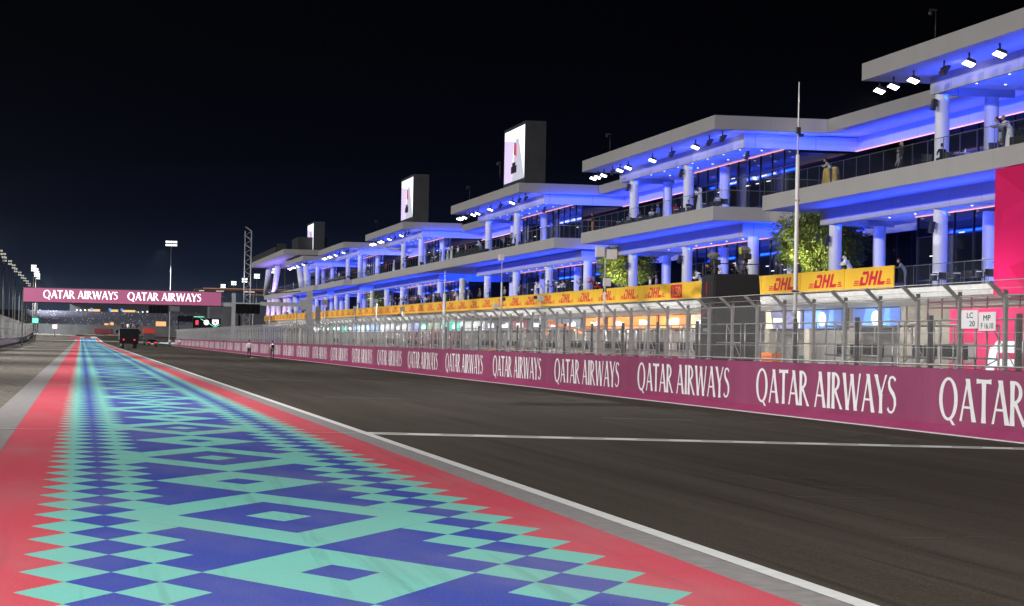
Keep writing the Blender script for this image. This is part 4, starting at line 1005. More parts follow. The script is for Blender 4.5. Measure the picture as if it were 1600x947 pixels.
# ================================================================== TREES
def tree(x, y, z0, cx, cz, rx, ry, rz, n, label):
    random.seed(int(x + y)); g = empty('tree', (x, y, z0), label=label, cat='tree')
    q = MB(); q.tube((0, 0, 0), (.1, 0, cz - z0 - rz * .6), .16, .11, n=8)
    tips = []
    for k in range(9):
        a = k * 2.4; b0 = Vector((.1, 0, cz - z0 - rz * (.65 - .06 * k))); t = Vector((rx * .6 * math.cos(a), ry * .6 * math.sin(a), cz - z0 + rz * random.uniform(-.2, .5))); m = (b0 + t) / 2 + Vector((0, 0, -.25))
        q.tube(b0, m, .07, .045, n=6); q.tube(m, t, .045, .02, n=5); tips += [t, (m + t) / 2]
    q.build('trunk', mat('bark', (.12, .09, .06), .9, noise=.3, scale=6), g)
    cl = []
    while len(cl) < 95:
        d = Vector((random.uniform(-1, 1), random.uniform(-1, 1), random.uniform(-1, 1)))
        if d.length < 1 and d.length > .35: cl.append(Vector((d.x * rx, d.y * ry, d.z * rz)) * .92)
    q = MB()
    for k in range(n):
        c = random.choice(cl); r = .27 * min(rx, rz)
        p = c + Vector((random.gauss(0, r * .7), random.gauss(0, r * .7), random.gauss(0, r * .45)))
        o_ = Vector((p.x / rx, p.y / ry, p.z / rz))
        if o_.length > 1.12: continue
        out = Vector((p.x, p.y, -abs(rz) * .35)).normalized(); l = random.uniform(.16, .42); w = random.uniform(.018, .04)
        d = (out * .7 + Vector((random.uniform(-.6, .6), random.uniform(-.6, .6), random.uniform(-.8, .35)))).normalized()
        s_ = d.cross(Vector((random.uniform(-1, 1), random.uniform(-1, 1), random.uniform(-1, 1)))).normalized() * w
        q.quad(p - s_, p + d * l * .5 - s_ * 1.4, p + d * l, p + d * l * .5 + s_ * 1.4, m=random.choice((0, 0, 1, 2)))
    L1 = mat('leaf_green', (.09, .125, .012), .6); L2 = mat('leaf_olive', (.13, .145, .014), .6); L3 = mat('leaf_deep', (.045, .085, .014), .6)
    q.build('crown', [L1, L2, L3], g, (0, 0, cz - z0))
    lamp('tree_fill_lamp', (x - 3.6, y - 3.4, z0 + 1.75), (x, y - 1, cz + .3), .4, 420, (1, .94, .70), spread=85)  # unseen lamp out in front, added to brighten the crown
tree(50.2, 153.4, 5.4, 50, 9.5, 2.9, 5.6, 2.3, 22000, 'largest leafy tree, behind the tall thin mast under the balcony')
tree(49.5, 208.0, 5.4, 49, 9.6, 2.5, 5.5, 1.95, 16000, 'leafy tree behind the slim pole with two white boxes')
tree(49.5, 386, 5.8, 49, 9.6, 2.3, 9.0, 1.9, 7000, 'small yellow green tree far along the lower floor')

# ================================================================== PEOPLE
SKIN = mat('skin', (.42, .24, .16), .6); SKIN2 = mat('brown_skin', (.20, .10, .06), .6)
HAIR = mat('dark_hair', (.012, .009, .008), .7); FAIR = mat('fair_hair', (.40, .26, .12), .7)
CL = {n: mat(n + '_fabric', c, .85) for n, c in dict(white=(.80, .80, .79), black=(.012, .012, .014), navy=(.02, .03, .08), grey=(.32, .34, .36), darkgrey=(.07, .07, .075), red=(.45, .012, .02), orange=(.65, .22, .05), blue=(.10, .18, .45), maroon=(.12, .012, .03), beige=(.42, .36, .27), pink=(.6, .25, .32), brown=(.12, .07, .04)).items()}
SHOE = mat('shoe_leather', (.015, .013, .012), .5)
def pose(kind):
    """joint positions: x right, y forward, z up"""
    J = dict(pel=(0, 0, .95), wai=(0, 0, 1.10), che=(0, .01, 1.30), nek=(0, 0, 1.47), hed=(0, .03, 1.635))
    for s, n in ((-1, 'L'), (1, 'R')):
        J['sh' + n] = (s * .185, 0, 1.41); J['el' + n] = (s * .25, -.02, 1.13); J['wr' + n] = (s * .26, .08, .90)
        J['hi' + n] = (s * .095, 0, .90); J['kn' + n] = (s * .105, .02, .50); J['an' + n] = (s * .11, -.02, .08); J['to' + n] = (s * .13, .17, .035)
    if kind == 'lean':
        J.update(wai=(0, .06, 1.08), che=(0, .17, 1.24), nek=(0, .28, 1.37), hed=(0, .36, 1.50))
        for s, n in ((-1, 'L'), (1, 'R')): J['sh' + n] = (s * .18, .25, 1.30); J['el' + n] = (s * .24, .40, 1.10); J['wr' + n] = (s * .06, .56, 1.16); J['pel'] = (0, -.02, .94)
    if kind == 'phone':
        for s, n in ((-1, 'L'), (1, 'R')): J['el' + n] = (s * .24, .18, 1.24); J['wr' + n] = (s * .07, .34, 1.46)
    if kind == 'arms':       # one arm raised across the chest, one on the rail
        J['elR'] = (.25, .12, 1.15); J['wrR'] = (.02, .28, 1.20); J['elL'] = (-.28, .12, 1.16); J['wrL'] = (-.26, .40, 1.14)
    if kind == 'walk':
        J['knL'] = (-.10, .16, .52); J['anL'] = (-.10, .26, .10); J['toL'] = (-.11, .44, .07); J['knR'] = (.10, -.02, .50); J['anR'] = (.10, -.30, .13); J['toR'] = (.11, -.16, .03)
        J['elL'] = (-.25, -.14, 1.15); J['wrL'] = (-.25, -.12, .90); J['elR'] = (.25, .06, 1.14); J['wrR'] = (.24, .24, .97)
    if kind == 'sit':
        for k in ('pel', 'wai', 'che', 'nek', 'hed', 'shL', 'shR', 'elL', 'elR', 'wrL', 'wrR', 'hiL', 'hiR'): J[k] = (J[k][0], J[k][1], J[k][2] - .42)
        for s, n in ((-1, 'L'), (1, 'R')): J['kn' + n] = (s * .12, .44, .50); J['an' + n] = (s * .12, .46, .09); J['to' + n] = (s * .13, .66, .04); J['el' + n] = (s * .25, .08, .75); J['wr' + n] = (s * .14, .32, .74)
    if kind == 'hips':
        J['elL'] = (-.40, -.08, 1.16); J['wrL'] = (-.18, .04, 1.02); J['elR'] = (.40, -.08, 1.16); J['wrR'] = (.18, .04, 1.02)
    return J
RAD = dict(pel=(.165, .12), wai=(.145, .105), che=(.165, .115), nek=(.058, .058), sh=(.066, .066), el=(.046, .046), wr=(.031, .031), hi=(.092, .095), kn=(.060, .060), an=(.042, .042), to=(.040, .034))
BONES = [('pel', 'wai', 'top'), ('wai', 'che', 'top'), ('che', 'nek', 'top'), ('nek', 'hed', 'skin')] + [(a + s, b + s, c) for s in 'LR' for a, b, c in (('sh', 'el', 'sleeve'), ('el', 'wr', 'fore'), ('hi', 'kn', 'leg'), ('kn', 'an', 'leg'), ('an', 'to', 'shoe'))] + [('che', 'shL', 'top'), ('che', 'shR', 'top'), ('pel', 'hiL', 'leg'), ('pel', 'hiR', 'leg')]
BODY = {}
def body_mesh(kind, top, legs, fore=None, skin=SKIN):
    key = (kind, top, legs, fore, skin.name)
    if key in BODY: return BODY[key]
    J = pose(kind); names = [k for k in J if k != 'hed']; idx = {n: i for i, n in enumerate(names)}
    me = bpy.data.meshes.new('person'); E = [(idx[a], idx[b]) for a, b, c in BONES if b != 'hed']
    me.from_pydata([J[n] for n in names], E, [])
    o = bpy.data.objects.new('person', me); COL.objects.link(o); sk_ = o.modifiers.new('skin', 'SKIN')
    for n, v in zip(names, me.skin_vertices[0].data):
        v.radius = RAD.get(n) or RAD[n[:2]]; v.use_root = n == 'pel'
    sk_.use_smooth_shade = True
    su = o.modifiers.new('sub', 'SUBSURF'); su.levels = 1
    dg = bpy.context.evaluated_depsgraph_get(); m = bpy.data.meshes.new_from_object(o.evaluated_get(dg)); bpy.data.objects.remove(o)
    mb = MB(); mb.v = [tuple(v.co) for v in m.vertices]
    mats = {'top': 0, 'sleeve': 0, 'fore': 1, 'leg': 2, 'shoe': 3, 'skin': 4}
    for p in m.polygons:
        c = Vector(p.center); best = min(BONES, key=lambda b: seg_d(c, Vector(J[b[0]]), Vector(J[b[1]])))
        mb.f.append(tuple(p.vertices)); mb.m.append(mats[best[2]] if not (best[0] == 'pel' and c.z < J['pel'][2] - .02) else 2); mb.sm.append(True)
    bpy.data.meshes.remove(m)
    h = Vector(J['hed']); fwd = Vector((0, 1, 0))
    mb.ell(h, .074, .092, .118, 12, 9, m=4)                                     # skull
    mb.ell(h + Vector((0, .035, -.055)), .055, .058, .062, 10, 6, m=4)          # jaw
    mb.prism([(h.y + .082, h.z + .03), (h.y + .118, h.z - .022), (h.y + .08, h.z - .03)], 'x', h.x - .013, h.x + .013, m=4)   # nose
    for s in (-1, 1):
        mb.ell(h + Vector((s * .030, .082, .018)), .012, .010, .008, 6, 4, m=5); mb.ell(h + Vector((s * .076, 0, -.005)), .012, .022, .032, 6, 4, m=4)
    mb.box(h.x - .022, h.x + .022, h.y + .084, h.y + .096, h.z - .058, h.z - .050, m=6)
    for s in 'LR':                                                              # hands: palm, four fingers, thumb
        w = Vector(J['wr' + s]); d = (w - Vector(J['el' + s])).normalized(); sd = d.cross(Vector((0, 0, 1)))
        sd = sd.normalized() if sd.length > .2 else Vector((0, 1, 0)); nn = sd.cross(d)
        mb.tube(w - d * .01, w + d * .09, .032, .036, n=6, m=4)
        for i, l in enumerate((.062, .075, .070, .055)):
            a = w + d * .085 + sd * (i - 1.5) * .018; b_ = a + d * l * .55 - nn * .012; c_ = b_ + d * l * .35 - nn * .03
            mb.tube(a, b_, .0095, .008, n=5, m=4); mb.tube(b_, c_, .008, .006, n=5, m=4)
        a = w + d * .03 - sd * .03; mb.tube(a, a + d * .04 - sd * .028 - nn * .01, .011, .009, n=5, m=4)
    res = mb.mesh('person', [CL[top], CL[fore] if fore else skin, CL[legs], SHOE, skin, HAIR, mat('lip', (.25, .08, .07))])
    BODY[key] = (res, J); return BODY[key]
def seg_d(p, a, b):
    ab = b - a; t = max(0, min(1, (p - a).dot(ab) / ab.length_squared)); return (p - a - ab * t).length
def person(x, y, z, rz, kind='stand', top='white', legs='black', fore=None, hair=HAIR, skin=SKIN, robe=None, scarf=None, label='', group=None, scale=1.0, cap=None, bag=False):
    me, J = body_mesh(kind, top, legs, fore, skin)
    o = link('person', me, None, (x, y, z), rz); o.scale = (scale,) * 3; tag(o, label, 'person', group)
    h = Vector(J['hed'])
    if scarf:
        q = MB(); q.ell(h + Vector((0, -.02, .028)), .094, .106, .112, 12, 8); q.prism([(h.x - .10, h.z + .05), (h.x + .10, h.z + .05), (h.x + .17, h.z - .26), (h.x - .17, h.z - .26)], 'y', h.y - .13, h.y - .03)
        q.lathe([(.10, .075), (.10, .10)], h + Vector((0, -.01, 0)), m=1); q.build('headscarf', [CL[scarf], HAIR], o)
    elif cap:
        q = MB(); q.ell(h + Vector((0, -.01, .045)), .084, .10, .09, 12, 6); q.box(h.x - .06, h.x + .06, h.y + .07, h.y + .17, h.z + .05, h.z + .062); q.build('cap', CL[cap], o)
    else:
        q = MB(); q.ell(h + Vector((0, -.022, .035)), .083, .092, .105, 12, 8); 
        if hair is FAIR: q.ell(h + Vector((0, -.07, -.08)), .075, .05, .14, 10, 6)
        q.build('hair', hair, o)
    if robe:
        q = MB(); p = Vector(J['che']); 
        k0 = len(q.v); n = 16; prof = [(.07, .05, J['nek']), (.20, .125, (p.x, p.y, p.z + .10)), (.21, .14, J['che']), (.195, .145, J['wai']), (.21, .16, J['pel']), (.23, .19, (0, 0, .6)), (.27, .23, (0, .0, .12))]
        for rx, ry, c in prof:
            for j in range(n): t = 2 * math.pi * j / n; f = 1 + .06 * math.sin(t * 5 + c[2] * 3) * (1 if c[2] < 1 else 0); q.v.append((c[0] + rx * f * math.cos(t), c[1] + ry * f * math.sin(t), c[2]))
        for i in range(len(prof) - 1):
            for j in range(n): q.f.append((k0 + i * n + j, k0 + i * n + (j + 1) % n, k0 + (i + 1) * n + (j + 1) % n, k0 + (i + 1) * n + j)); q.m.append(0); q.sm.append(True)
        for s in 'LR': q.tube(J['sh' + s], J['el' + s], .085, .075, n=10); q.tube(J['el' + s], J['wr' + s], .072, .06, n=10)
        q.build('robe', CL[robe], o)
    if bag: q = MB(); q.box(-.14, .14, -.26, -.12, 1.0, 1.40); bevel(q.build('backpack', CL['black'], o), .03, 1)
    return o
TOW = R(90)         # facing the track (-x)
zU = lambda y: 12.0 + dz(y); zL = lambda y: 5.4 + dz(y) * .9 + (0 if y < 126 else .5 if y < 200 else 1.0)
for y0, y1 in ((127, 199.5), (200, 290), (290, 380), (380, 470), (470, 568)):
    b = MB(); b.box(44.75, 46.9, y0, y1 - .02, 5.42, zL((y0 + y1) / 2) - .012); part(b, 'viewing_step', M_GREYCONC)
# --- on the track
person(17.8, 249, TK(17.8), 0, 'walk', 'white', 'black', 'white', scale=1.08, label='marshal in white shirt and black trousers walking away on the track, left one of two')
person(19.6, 240.5, TK(19.6), 0, 'walk', 'white', 'black', cap='black', bag=True, scale=1.06, label='marshal in white shirt with black backpack walking on the track, right one of two')
person(17.6, 470, TK(17.6), .3, 'stand', 'white', 'black', label='tiny figure in white shirt left of two standing beyond the dark car')
person(19.5, 470, TK(19), -.3, 'stand', 'white', 'darkgrey', label='tiny figure in white shirt right of two standing beyond the dark car')
# --- upper balcony
U = [(107.2, 44.85, 'lean', 'white', 'white', 'white', None, 'bald man in long white robe leaning on the top balcony rail', dict(robe='white', hair=SKIN)),
     (108.0, 44.85, 'lean', 'grey', 'darkgrey', 'grey', None, 'dark haired man in pale shirt leaning beside the white robed man', {}),
     (113.6, 47.0, 'stand', 'grey', 'black', None, None, 'man in grey shirt and dark trousers standing back from the rail by the big column', dict(skin=SKIN2)),
     (124.0, 45.4, 'stand', 'black', 'black', 'black', None, 'fair haired woman in black standing by the upper rail right of the thin mast', dict(hair=FAIR)),
     (135.0, 44.9, 'lean', 'white', 'navy', 'white', None, 'man in white shirt leaning on the upper rail near the gold draped stand', {}),
     (165.5, 44.9, 'phone', 'white', 'white', 'white', 'white', 'figure in white robe and white headscarf at the rail of the middle balcony', dict(robe='white')),
     (202.0, 44.9, 'arms', 'black', 'orange', None, None, 'man in black shirt and orange trousers leaning on the upper rail', {}),
     (222.0, 45.4, 'stand', 'darkgrey', 'darkgrey', None, None, 'person in dark grey clothes standing by a column on the upper balcony', dict(skin=SKIN2)),
     (282.0, 44.9, 'phone', 'white', 'white', 'white', 'white', 'white robed man with headscarf at the upper rail beside a red headscarf', dict(robe='white')),
     (279.0, 45.2, 'stand', 'white', 'white', 'white', 'red', 'white robed man with a red headscarf at the upper rail', dict(robe='white')),
     (274.5, 45.4, 'stand', 'pink', 'grey', None, None, 'person in pink top on the upper balcony right of the red headscarf', {}),
     (294.0, 45.4, 'stand', 'darkgrey', 'black', None, None, 'dark clothed person left of the white robed pair on the upper balcony', {}),
     (298.0, 45.0, 'lean', 'black', 'black', 'black', None, 'leaning dark clothed person left of the white robed pair', {}),
     (338.0, 45.2, 'stand', 'white', 'white', 'white', 'white', 'small white robed figure farther along the upper balcony', dict(robe='white')),
     (372.0, 45.2, 'stand', 'grey', 'black', None, None, 'small grey figure beside a far upper column', {}),
     (412.0, 45.2, 'stand', 'white', 'navy', None, None, 'small white shirted figure on a far upper balcony', {}),
     (502.0, 45.2, 'stand', 'white', 'grey', None, None, 'tiny pale figure at the farthest upper rail', {})]
for y, x, kd, tp, lg_, fo, sf, lab, kw in U:
    person(x, y, zU(y if y < 200 or y > 394 else 200 + (y - 200) * .6), TOW + random.uniform(-.3, .3), kd, tp, lg_, fo, scarf=sf, label=lab, scale=1.03, **kw)
# --- lower balcony
Lw = [(121.6, 44.85, 'lean', 'grey', 'grey', 'grey', None, 'man in pale grey suit leaning on the glass rail right of the last yellow banner', {}),
      (111.0, 46.2, 'arms', 'black', 'grey', None, None, 'man in black shirt and grey trousers talking beside the magenta block', dict(rz=-.4)),
      (109.2, 46.0, 'stand', 'white', 'darkgrey', 'white', None, 'man in white shirt seen from behind beside the magenta block', dict(rz=-2.2)),
      (131.5, 45.0, 'lean', 'white', 'white', 'white', 'white', 'white robed man bending over the yellow banner beside the tree', dict(robe='white')),
      (142.0, 45.2, 'stand', 'navy', 'navy', 'navy', None, 'person in navy jacket right of two behind the banner near the tree', {}),
      (146.8, 45.2, 'stand', 'black', 'black', 'black', None, 'person in black jacket left of two behind the banner near the tree', {}),
      (156.5, 45.3, 'phone', 'black', 'black', 'black', None, 'dark clothed person raising a hand just right of the black tower', {}),
      (161.0, 45.3, 'phone', 'white', 'black', 'white', 'white', 'person in white with raised phone left of the black tower top', {}),
      (165.5, 45.1, 'lean', 'white', 'white', 'white', 'white', 'white robed man bending over the banner left of the black tower', dict(robe='white')),
      (179.3, 45.2, 'stand', 'beige', 'black', None, None, 'person in beige shirt with camera between two lower columns', {}),
      (183.0, 45.6, 'stand', 'white', 'black', None, None, 'smaller pale figure left of the beige shirted person', {}),
      (198.6, 45.0, 'lean', 'red', 'navy', 'red', None, 'right hand one of the spectators in red shirts leaning over the banner', {}),
      (201.3, 45.0, 'lean', 'red', 'black', 'red', None, 'left hand one of the spectators in red shirts leaning over the banner', dict(cap='white')),
      (214.0, 45.1, 'lean', 'white', 'navy', 'white', None, 'spectator in white shirt bent over the banner right of the middle group', {}),
      (222.5, 45.1, 'phone', 'grey', 'black', None, None, 'spectator in grey holding up a phone in the middle group', {}),
      (225.5, 45.1, 'lean', 'white', 'white', 'white', 'white', 'white robed spectator bending in the middle group', dict(robe='white')),
      (228.6, 45.1, 'stand', 'white', 'white', 'white', 'white', 'white robed spectator standing in the middle group', dict(robe='white')),
      (262.0, 45.1, 'stand', 'brown', 'black', None, None, 'spectator in brown shirt left of a lower column', {}),
      (267.0, 45.1, 'lean', 'navy', 'black', 'navy', None, 'spectator in navy leaning over the banner left of the slim grey pole', {}),
      (270.0, 45.1, 'stand', 'blue', 'white', None, None, 'spectator in blue shirt by the slim grey pole', {}),
      (273.6, 45.1, 'stand', 'beige', 'white', None, 'white', 'spectator with white headscarf and beige top by the slim grey pole', {}),
      (278.0, 45.1, 'lean', 'white', 'white', 'white', 'white', 'white robed spectator bending left of the slim grey pole', dict(robe='white')),
      ]
for y, x, kd, tp, lg_, fo, sf, lab, kw in Lw:
    r = kw.pop('rz', None)
    person(x, y, zL(y), TOW + (r if r is not None else random.uniform(-.35, .35)), kd, tp, lg_, fo, scarf=sf, label=lab, scale=1.03, **kw)
random.seed(21)
for k in range(64):
    y = random.choice((random.uniform(284, 345), random.uniform(284, 330), random.uniform(286, 320), random.uniform(350, 560), random.uniform(205, 262)))
    tp, lg_ = random.choice((('black', 'black'), ('navy', 'black'), ('white', 'navy'), ('brown', 'black'), ('red', 'navy'), ('grey', 'black'), ('black', 'grey')))
    person(random.uniform(44.9, 46.0), y, zL(y), TOW + random.uniform(-.6, .6), random.choice(('stand', 'lean', 'phone', 'arms')), tp, lg_, tp if random.random() < .5 else None,
           skin=random.choice((SKIN, SKIN2)), label='small spectator with %s top in the row behind the far yellow banners' % tp, group='spectators behind the far banners, %s tops' % tp, scale=random.uniform(.95, 1.05))
# --- camera operators on the tower
person(23.15, 83.0, 3.45, TOW + .4, 'phone', 'black', 'black', 'black', cap='black', label='camera operator in black on the left of the tower platform')
person(24.05, 82.0, 3.45, TOW - .5, 'phone', 'darkgrey', 'black', 'darkgrey', label='camera operator in dark grey on the right of the tower platform')
# --- pit crew glimpsed through the fence
random.seed(8)
for k, (x, y, tp) in enumerate(((40, 136, 'orange'), (38, 152, 'black'), (33, 163, 'orange'), (41, 187, 'white'), (39, 201, 'black'), (36, 222, 'red'), (40, 240, 'white'), (37, 255, 'red'), (41, 270, 'white'), (35, 300, 'black'), (38, 322, 'white'), (36, 341, 'navy'))):
    person(x, y, -.2, random.uniform(0, 6), random.choice(('walk', 'stand', 'arms')), tp, 'black', label='crew member in %s top in the pit lane behind the fence, number of them seen through the mesh' % tp if False else 'crew member with %s top seen through the fence in the pit lane' % tp, group='pit crew with %s tops' % tp)
# ------------------------------------------------------------------ balcony furniture
q = MB(); q.box(-.25, .25, -.25, .25, .43, .49); seat = q.mesh('seat', CL['darkgrey'])
q = MB()
for i in range(6):
    a = R(200 + i * 24); c = R(200 + (i + 1) * 24)
    q.quad((.27 * math.cos(a), .27 * math.sin(a), .46), (.27 * math.cos(c), .27 * math.sin(c), .46), (.31 * math.cos(c), .33 * math.sin(c), .84), (.31 * math.cos(a), .33 * math.sin(a), .84))
back = q.mesh('backrest', CL['darkgrey']); legme = MB().tube((0, 0, 0), (.0, 0, .44), .014, n=5).mesh('leg', M_DSTEEL)
def make_chair():
    g = empty('chair'); link('seat', seat, g); link('backrest', back, g)
    for a in (-1, 1):
        for c in (-1, 1): link('leg', legme, g, (a * .2, c * .2, 0))
    return g
ch0 = make_chair(); tag(ch0, 'dark grey shell chair at a table on a balcony', 'chair', 'dark shell chairs on the balconies')
def place_chair(x, y, z, rz, first=[True]):
    c = ch0 if first[0] else copy_tree(ch0); first[0] = False; c.location = (x, y, z); c.rotation_euler.z = rz; c.scale = (1.0,) * 3
q = MB(); q.lathe([(0, .74), (.42, .74), (.42, .71), (0, .71)], n=20); tt = q.mesh('table_top', M_WHITEMET); q = MB(); q.tube((0, 0, 0), (0, 0, .71), .035, n=8); q.lathe([(0, .03), (.24, .02), (.25, 0)], n=16); tb = q.mesh('pedestal', M_DSTEEL)
t0_ = [None]
def place_table(x, y, z):
    if t0_[0] is None:
        g = empty('cafe_table'); link('table_top', tt, g); link('pedestal', tb, g); tag(g, 'small round table with white top on a balcony', 'table', 'round tables on the balconies'); t0_[0] = g
    else: g = copy_tree(t0_[0])
    g.location = (x, y, z)
    random.seed(int(y * 7))
    if random.random() < .5:
        b_ = MB(); b_.lathe([(0, 0), (.05, .01), (.04, .12), (.015, .2), (.015, .26), (0, .26)], n=8)
        tag(b_.build('vase', M_LETTER, None, (x + .1, y, z + .74 * 1)), 'small white vase on a round balcony table', 'vase', 'white vases on the balcony tables')
random.seed(31)
for y in (163.5, 167.5, 171.8, 175.6, 183.5, 187.6, 191.5, 195.4): place_table(46.0, y, zU(y)); place_chair(46.0, y - 1.0, zU(y), R(180 + random.uniform(-30, 30))); place_chair(46.0, y + 1.0, zU(y), random.uniform(-.5, .5)); 
for y in (112.0, 118.2): place_table(46.8, y, zU(y)); place_chair(46.3, y + 1.1, zU(y), .3)
place_chair(45.6, 120.6, zU(120), 2.6)
for y in (112.5, 115.8, 119.0): place_table(45.8, y, 5.4); place_chair(45.7, y - 1.1, 5.4, 3.0); place_chair(45.8, y + 1.0, 5.4, .4)
for y in (238, 243, 248, 258, 264, 269, 284, 288, 304, 310, 316): place_table(46.0, y, zU(200 + (y - 200) * .6)); place_chair(46.0, y - 1.1, zU(200 + (y - 200) * .6), 3.0)
for y in range(398, 436, 6): place_table(45.6, y, zU(y)); place_chair(45.4, y + 1.2, zU(y), .3)
for k, (y, tp, lab) in enumerate(((164.4, 'white', 'seated guest in white at the near table of the middle balcony'), (172.8, 'navy', 'seated guest in navy between two columns on the middle balcony'), (176.6, 'red', 'seated guest in red top on the middle balcony'), (184.5, 'white', 'seated guest in white left of the middle column on the middle balcony'), (188.6, 'brown', 'seated guest in brown on the middle balcony'), (192.5, 'grey', 'seated guest in grey near the far column of the middle balcony'), (119.3, 'black', 'seated guest in black near the big column of the nearest upper balcony'))):
    person(46.0, y + .02, zU(y), random.uniform(-.4, .4) + (3.1 if k % 2 else 0), 'sit', tp, 'black', tp, label=lab)
for y, x, kd, tp, sf, lab in ((168.2, 45.3, 'arms', 'black', None, 'man in black beside the white robed figure on the middle balcony'), (186.0, 46.9, 'stand', 'blue', None, 'waiter in blue shirt among the tables of the middle balcony'),
        (240.0, 45.0, 'lean', 'white', None, 'man in white shirt leaning on the upper rail under the nearest video screen'), (243.5, 45.2, 'stand', 'navy', None, 'man in navy standing under the nearest video screen'), (250.0, 45.6, 'phone', 'grey', None, 'man in grey holding a phone on the balcony under the nearest video screen'), (262.0, 45.1, 'lean', 'white', 'white', 'robed man with white headscarf leaning on the rail left of the nearest video screen'),
        (287.0, 45.2, 'stand', 'white', 'white', 'third white robed figure left of the red headscarf on the upper balcony'), (323.0, 45.2, 'lean', 'black', None, 'man in black leaning on the rail below the middle video screen'), (328.0, 45.2, 'stand', 'white', None, 'man in white shirt standing below the middle video screen'), (347.0, 45.2, 'stand', 'red', None, 'figure in red below the middle video screen'),
        (100.5, 46.5, 'stand', 'navy', None, 'man in navy behind the planter at the right edge of the top balcony'), (128.3, 46.8, 'stand', 'grey', None, 'figure in grey set back on the upper balcony left of the fair haired woman')):
    person(x, y, zU(y if y < 200 else 200 + (y - 200) * .6), TOW + random.uniform(-.4, .4), kd, tp, 'white' if sf else 'black', tp, scarf=sf, robe='white' if sf else None, label=lab, scale=1.03)
# gold draped stand and rail planters
g = empty('draped_stand', (46.4, 139.5, 12.0), label='stand draped in gold cloth on the upper balcony', cat='stand')
q = MB(); n = 18; prof = [(.55, 1.45), (.60, 1.3), (.62, .9), (.68, .4), (.75, .02)]
for r, z in prof:
    for j in range(n): t = 2 * math.pi * j / n; f = 1 + .10 * math.sin(t * 6) * (1.5 - z); q.v.append((r * f * math.cos(t) * .6, r * f * math.sin(t) * 1.9, z))
for i in range(4):
    for j in range(n): q.f.append((i * n + j, i * n + (j + 1) % n, (i + 1) * n + (j + 1) % n, (i + 1) * n + j)); q.m.append(0); q.sm.append(True)
q.f.append(tuple(range(n))); q.m.append(0); q.sm.append(False); q.build('gold_cloth', mat('gold_cloth', (.55, .40, .12), .5, noise=.5, scale=2.5), g)
def planter(y0, y1, z, label):
    g = empty('planter', (44.6, y0, z), label=label, cat='planter')
    q = MB(); q.box(-.15, .15, 0, y1 - y0, 0, .5); q.build('trough', M_DSTEEL, g); q = MB(); random.seed(int(y0))
    for k in range(int((y1 - y0) * 90)):
        p = Vector((random.uniform(-.2, .2), random.uniform(0, y1 - y0), random.uniform(.45, .85))); d = Vector((random.uniform(-1, 1), random.uniform(-1, 1), random.uniform(0, 1.2))) * .15; s_ = Vector((d.y, -d.x, .02)) * .2
        q.quad(p - s_, p + s_, p + d)
    q.build('foliage', mat('planter_leaf', (.035, .075, .03), .7), g)
planter(99, 106.3, 12.0, 'green planter along the upper rail at the right edge'); planter(258, 277, 12.1, 'green planter on the upper balcony right of the white robed pair')
for y, z, x in ((118.3, 8.9, 47.3), (170.0, 9.4, 47.2), (141.6, 15.6, 47.1)):
    q = MB(); q.box(-.05, .35, -.1, .1, -.4, .25); q.tube((0, 0, .2), (.2, 0, .7), .04, n=6)
# speakers and lamps on the column heads
for k, y in enumerate((123.4, 142, 160.5, 179, 197.3, 234.6, 253)):
    for z in (zU(y) + 3.85, 8.95 + dz(y)):
        if z > 14 and y == 142: continue
        q = MB(); q.box(-.13, .13, -.16, .16, -.32, .32); q.box(.1, .25, -.03, .03, -.05, .05); o = q.build('loudspeaker', M_DSTEEL, None, (46.9, y - .35, z)); o.rotation_euler = (0, .2, 0); bevel(o, .02, 1)
        tag(o, 'small dark loudspeaker bracketed to a column head', 'loudspeaker', 'loudspeakers on the column heads')

# ================================================================== VEHICLES
M_TYRE = mat('tyre_rubber', (.02, .02, .02), .8); M_TAIL = mat('red_tail_light', (1, .02, .03), .4, emit=3)
def wheel(g, x, y, z, r=.5, w=.3):
    q = MB(); q.tube((x - w / 2, y, z), (x + w / 2, y, z), r, n=20); t = q.build('wheel', M_TYRE, g); q = MB(); q.tube((x - w / 2 - .01, y, z), (x + w / 2 + .01, y, z), r * .5, n=14); q.build('rim', M_STEEL, t)
g = empty('parade_truck', (7.5, 372, TK(7.5)), label='black parade truck crowded with standing people, seen from behind on the track', cat='truck')
q = MB(); q.box(-1.25, 1.25, .1, 8.2, .85, 1.25); q.box(-1.2, 1.2, 6.4, 8.6, 1.25, 3.0); bevel(q.build('chassis', M_BLACK, g), .05, 1)
q = MB(); q.box(-1.5, 1.5, 0, .08, .75, 3.15); q.box(-1.5, -1.42, .08, 6.2, 1.25, 3.0); q.box(1.42, 1.5, .08, 6.2, 1.25, 3.0); q.build('side_panel', M_BLACK, g)
q = MB(); q.box(-1.56, -1.505, .2, 6.2, 1.3, 2.9); q.box(1.505, 1.56, .2, 6.2, 1.3, 2.9); q.build('grey_skirt', mat('grey_wrap', (.16, .18, .17), .5), g)
q = MB(); q.box(-1.42, 1.42, .08, 6.2, 2.25, 2.34); q.build('platform', M_DSTEEL, g)
q = MB()
for z in (3.2, 3.0): q.tube((-1.45, .04, z), (1.45, .04, z), .03, n=5); q.tube((-1.45, .04, z), (-1.45, 6.2, z), .03, n=5); q.tube((1.45, .04, z), (1.45, 6.2, z), .03, n=5)
q.build('handrail', M_STEEL, g)
for x in (-.85, .85):
    q = MB(); q.tube((x, -.03, 1.38), (x, .0, 1.38), .10, n=12); q.build('tail_light', M_TAIL, g)
for x in (-1.0, 1.0):
    for y in (1.2, 2.4, 7.3): wheel(g, x, y, .5, .5, .5)
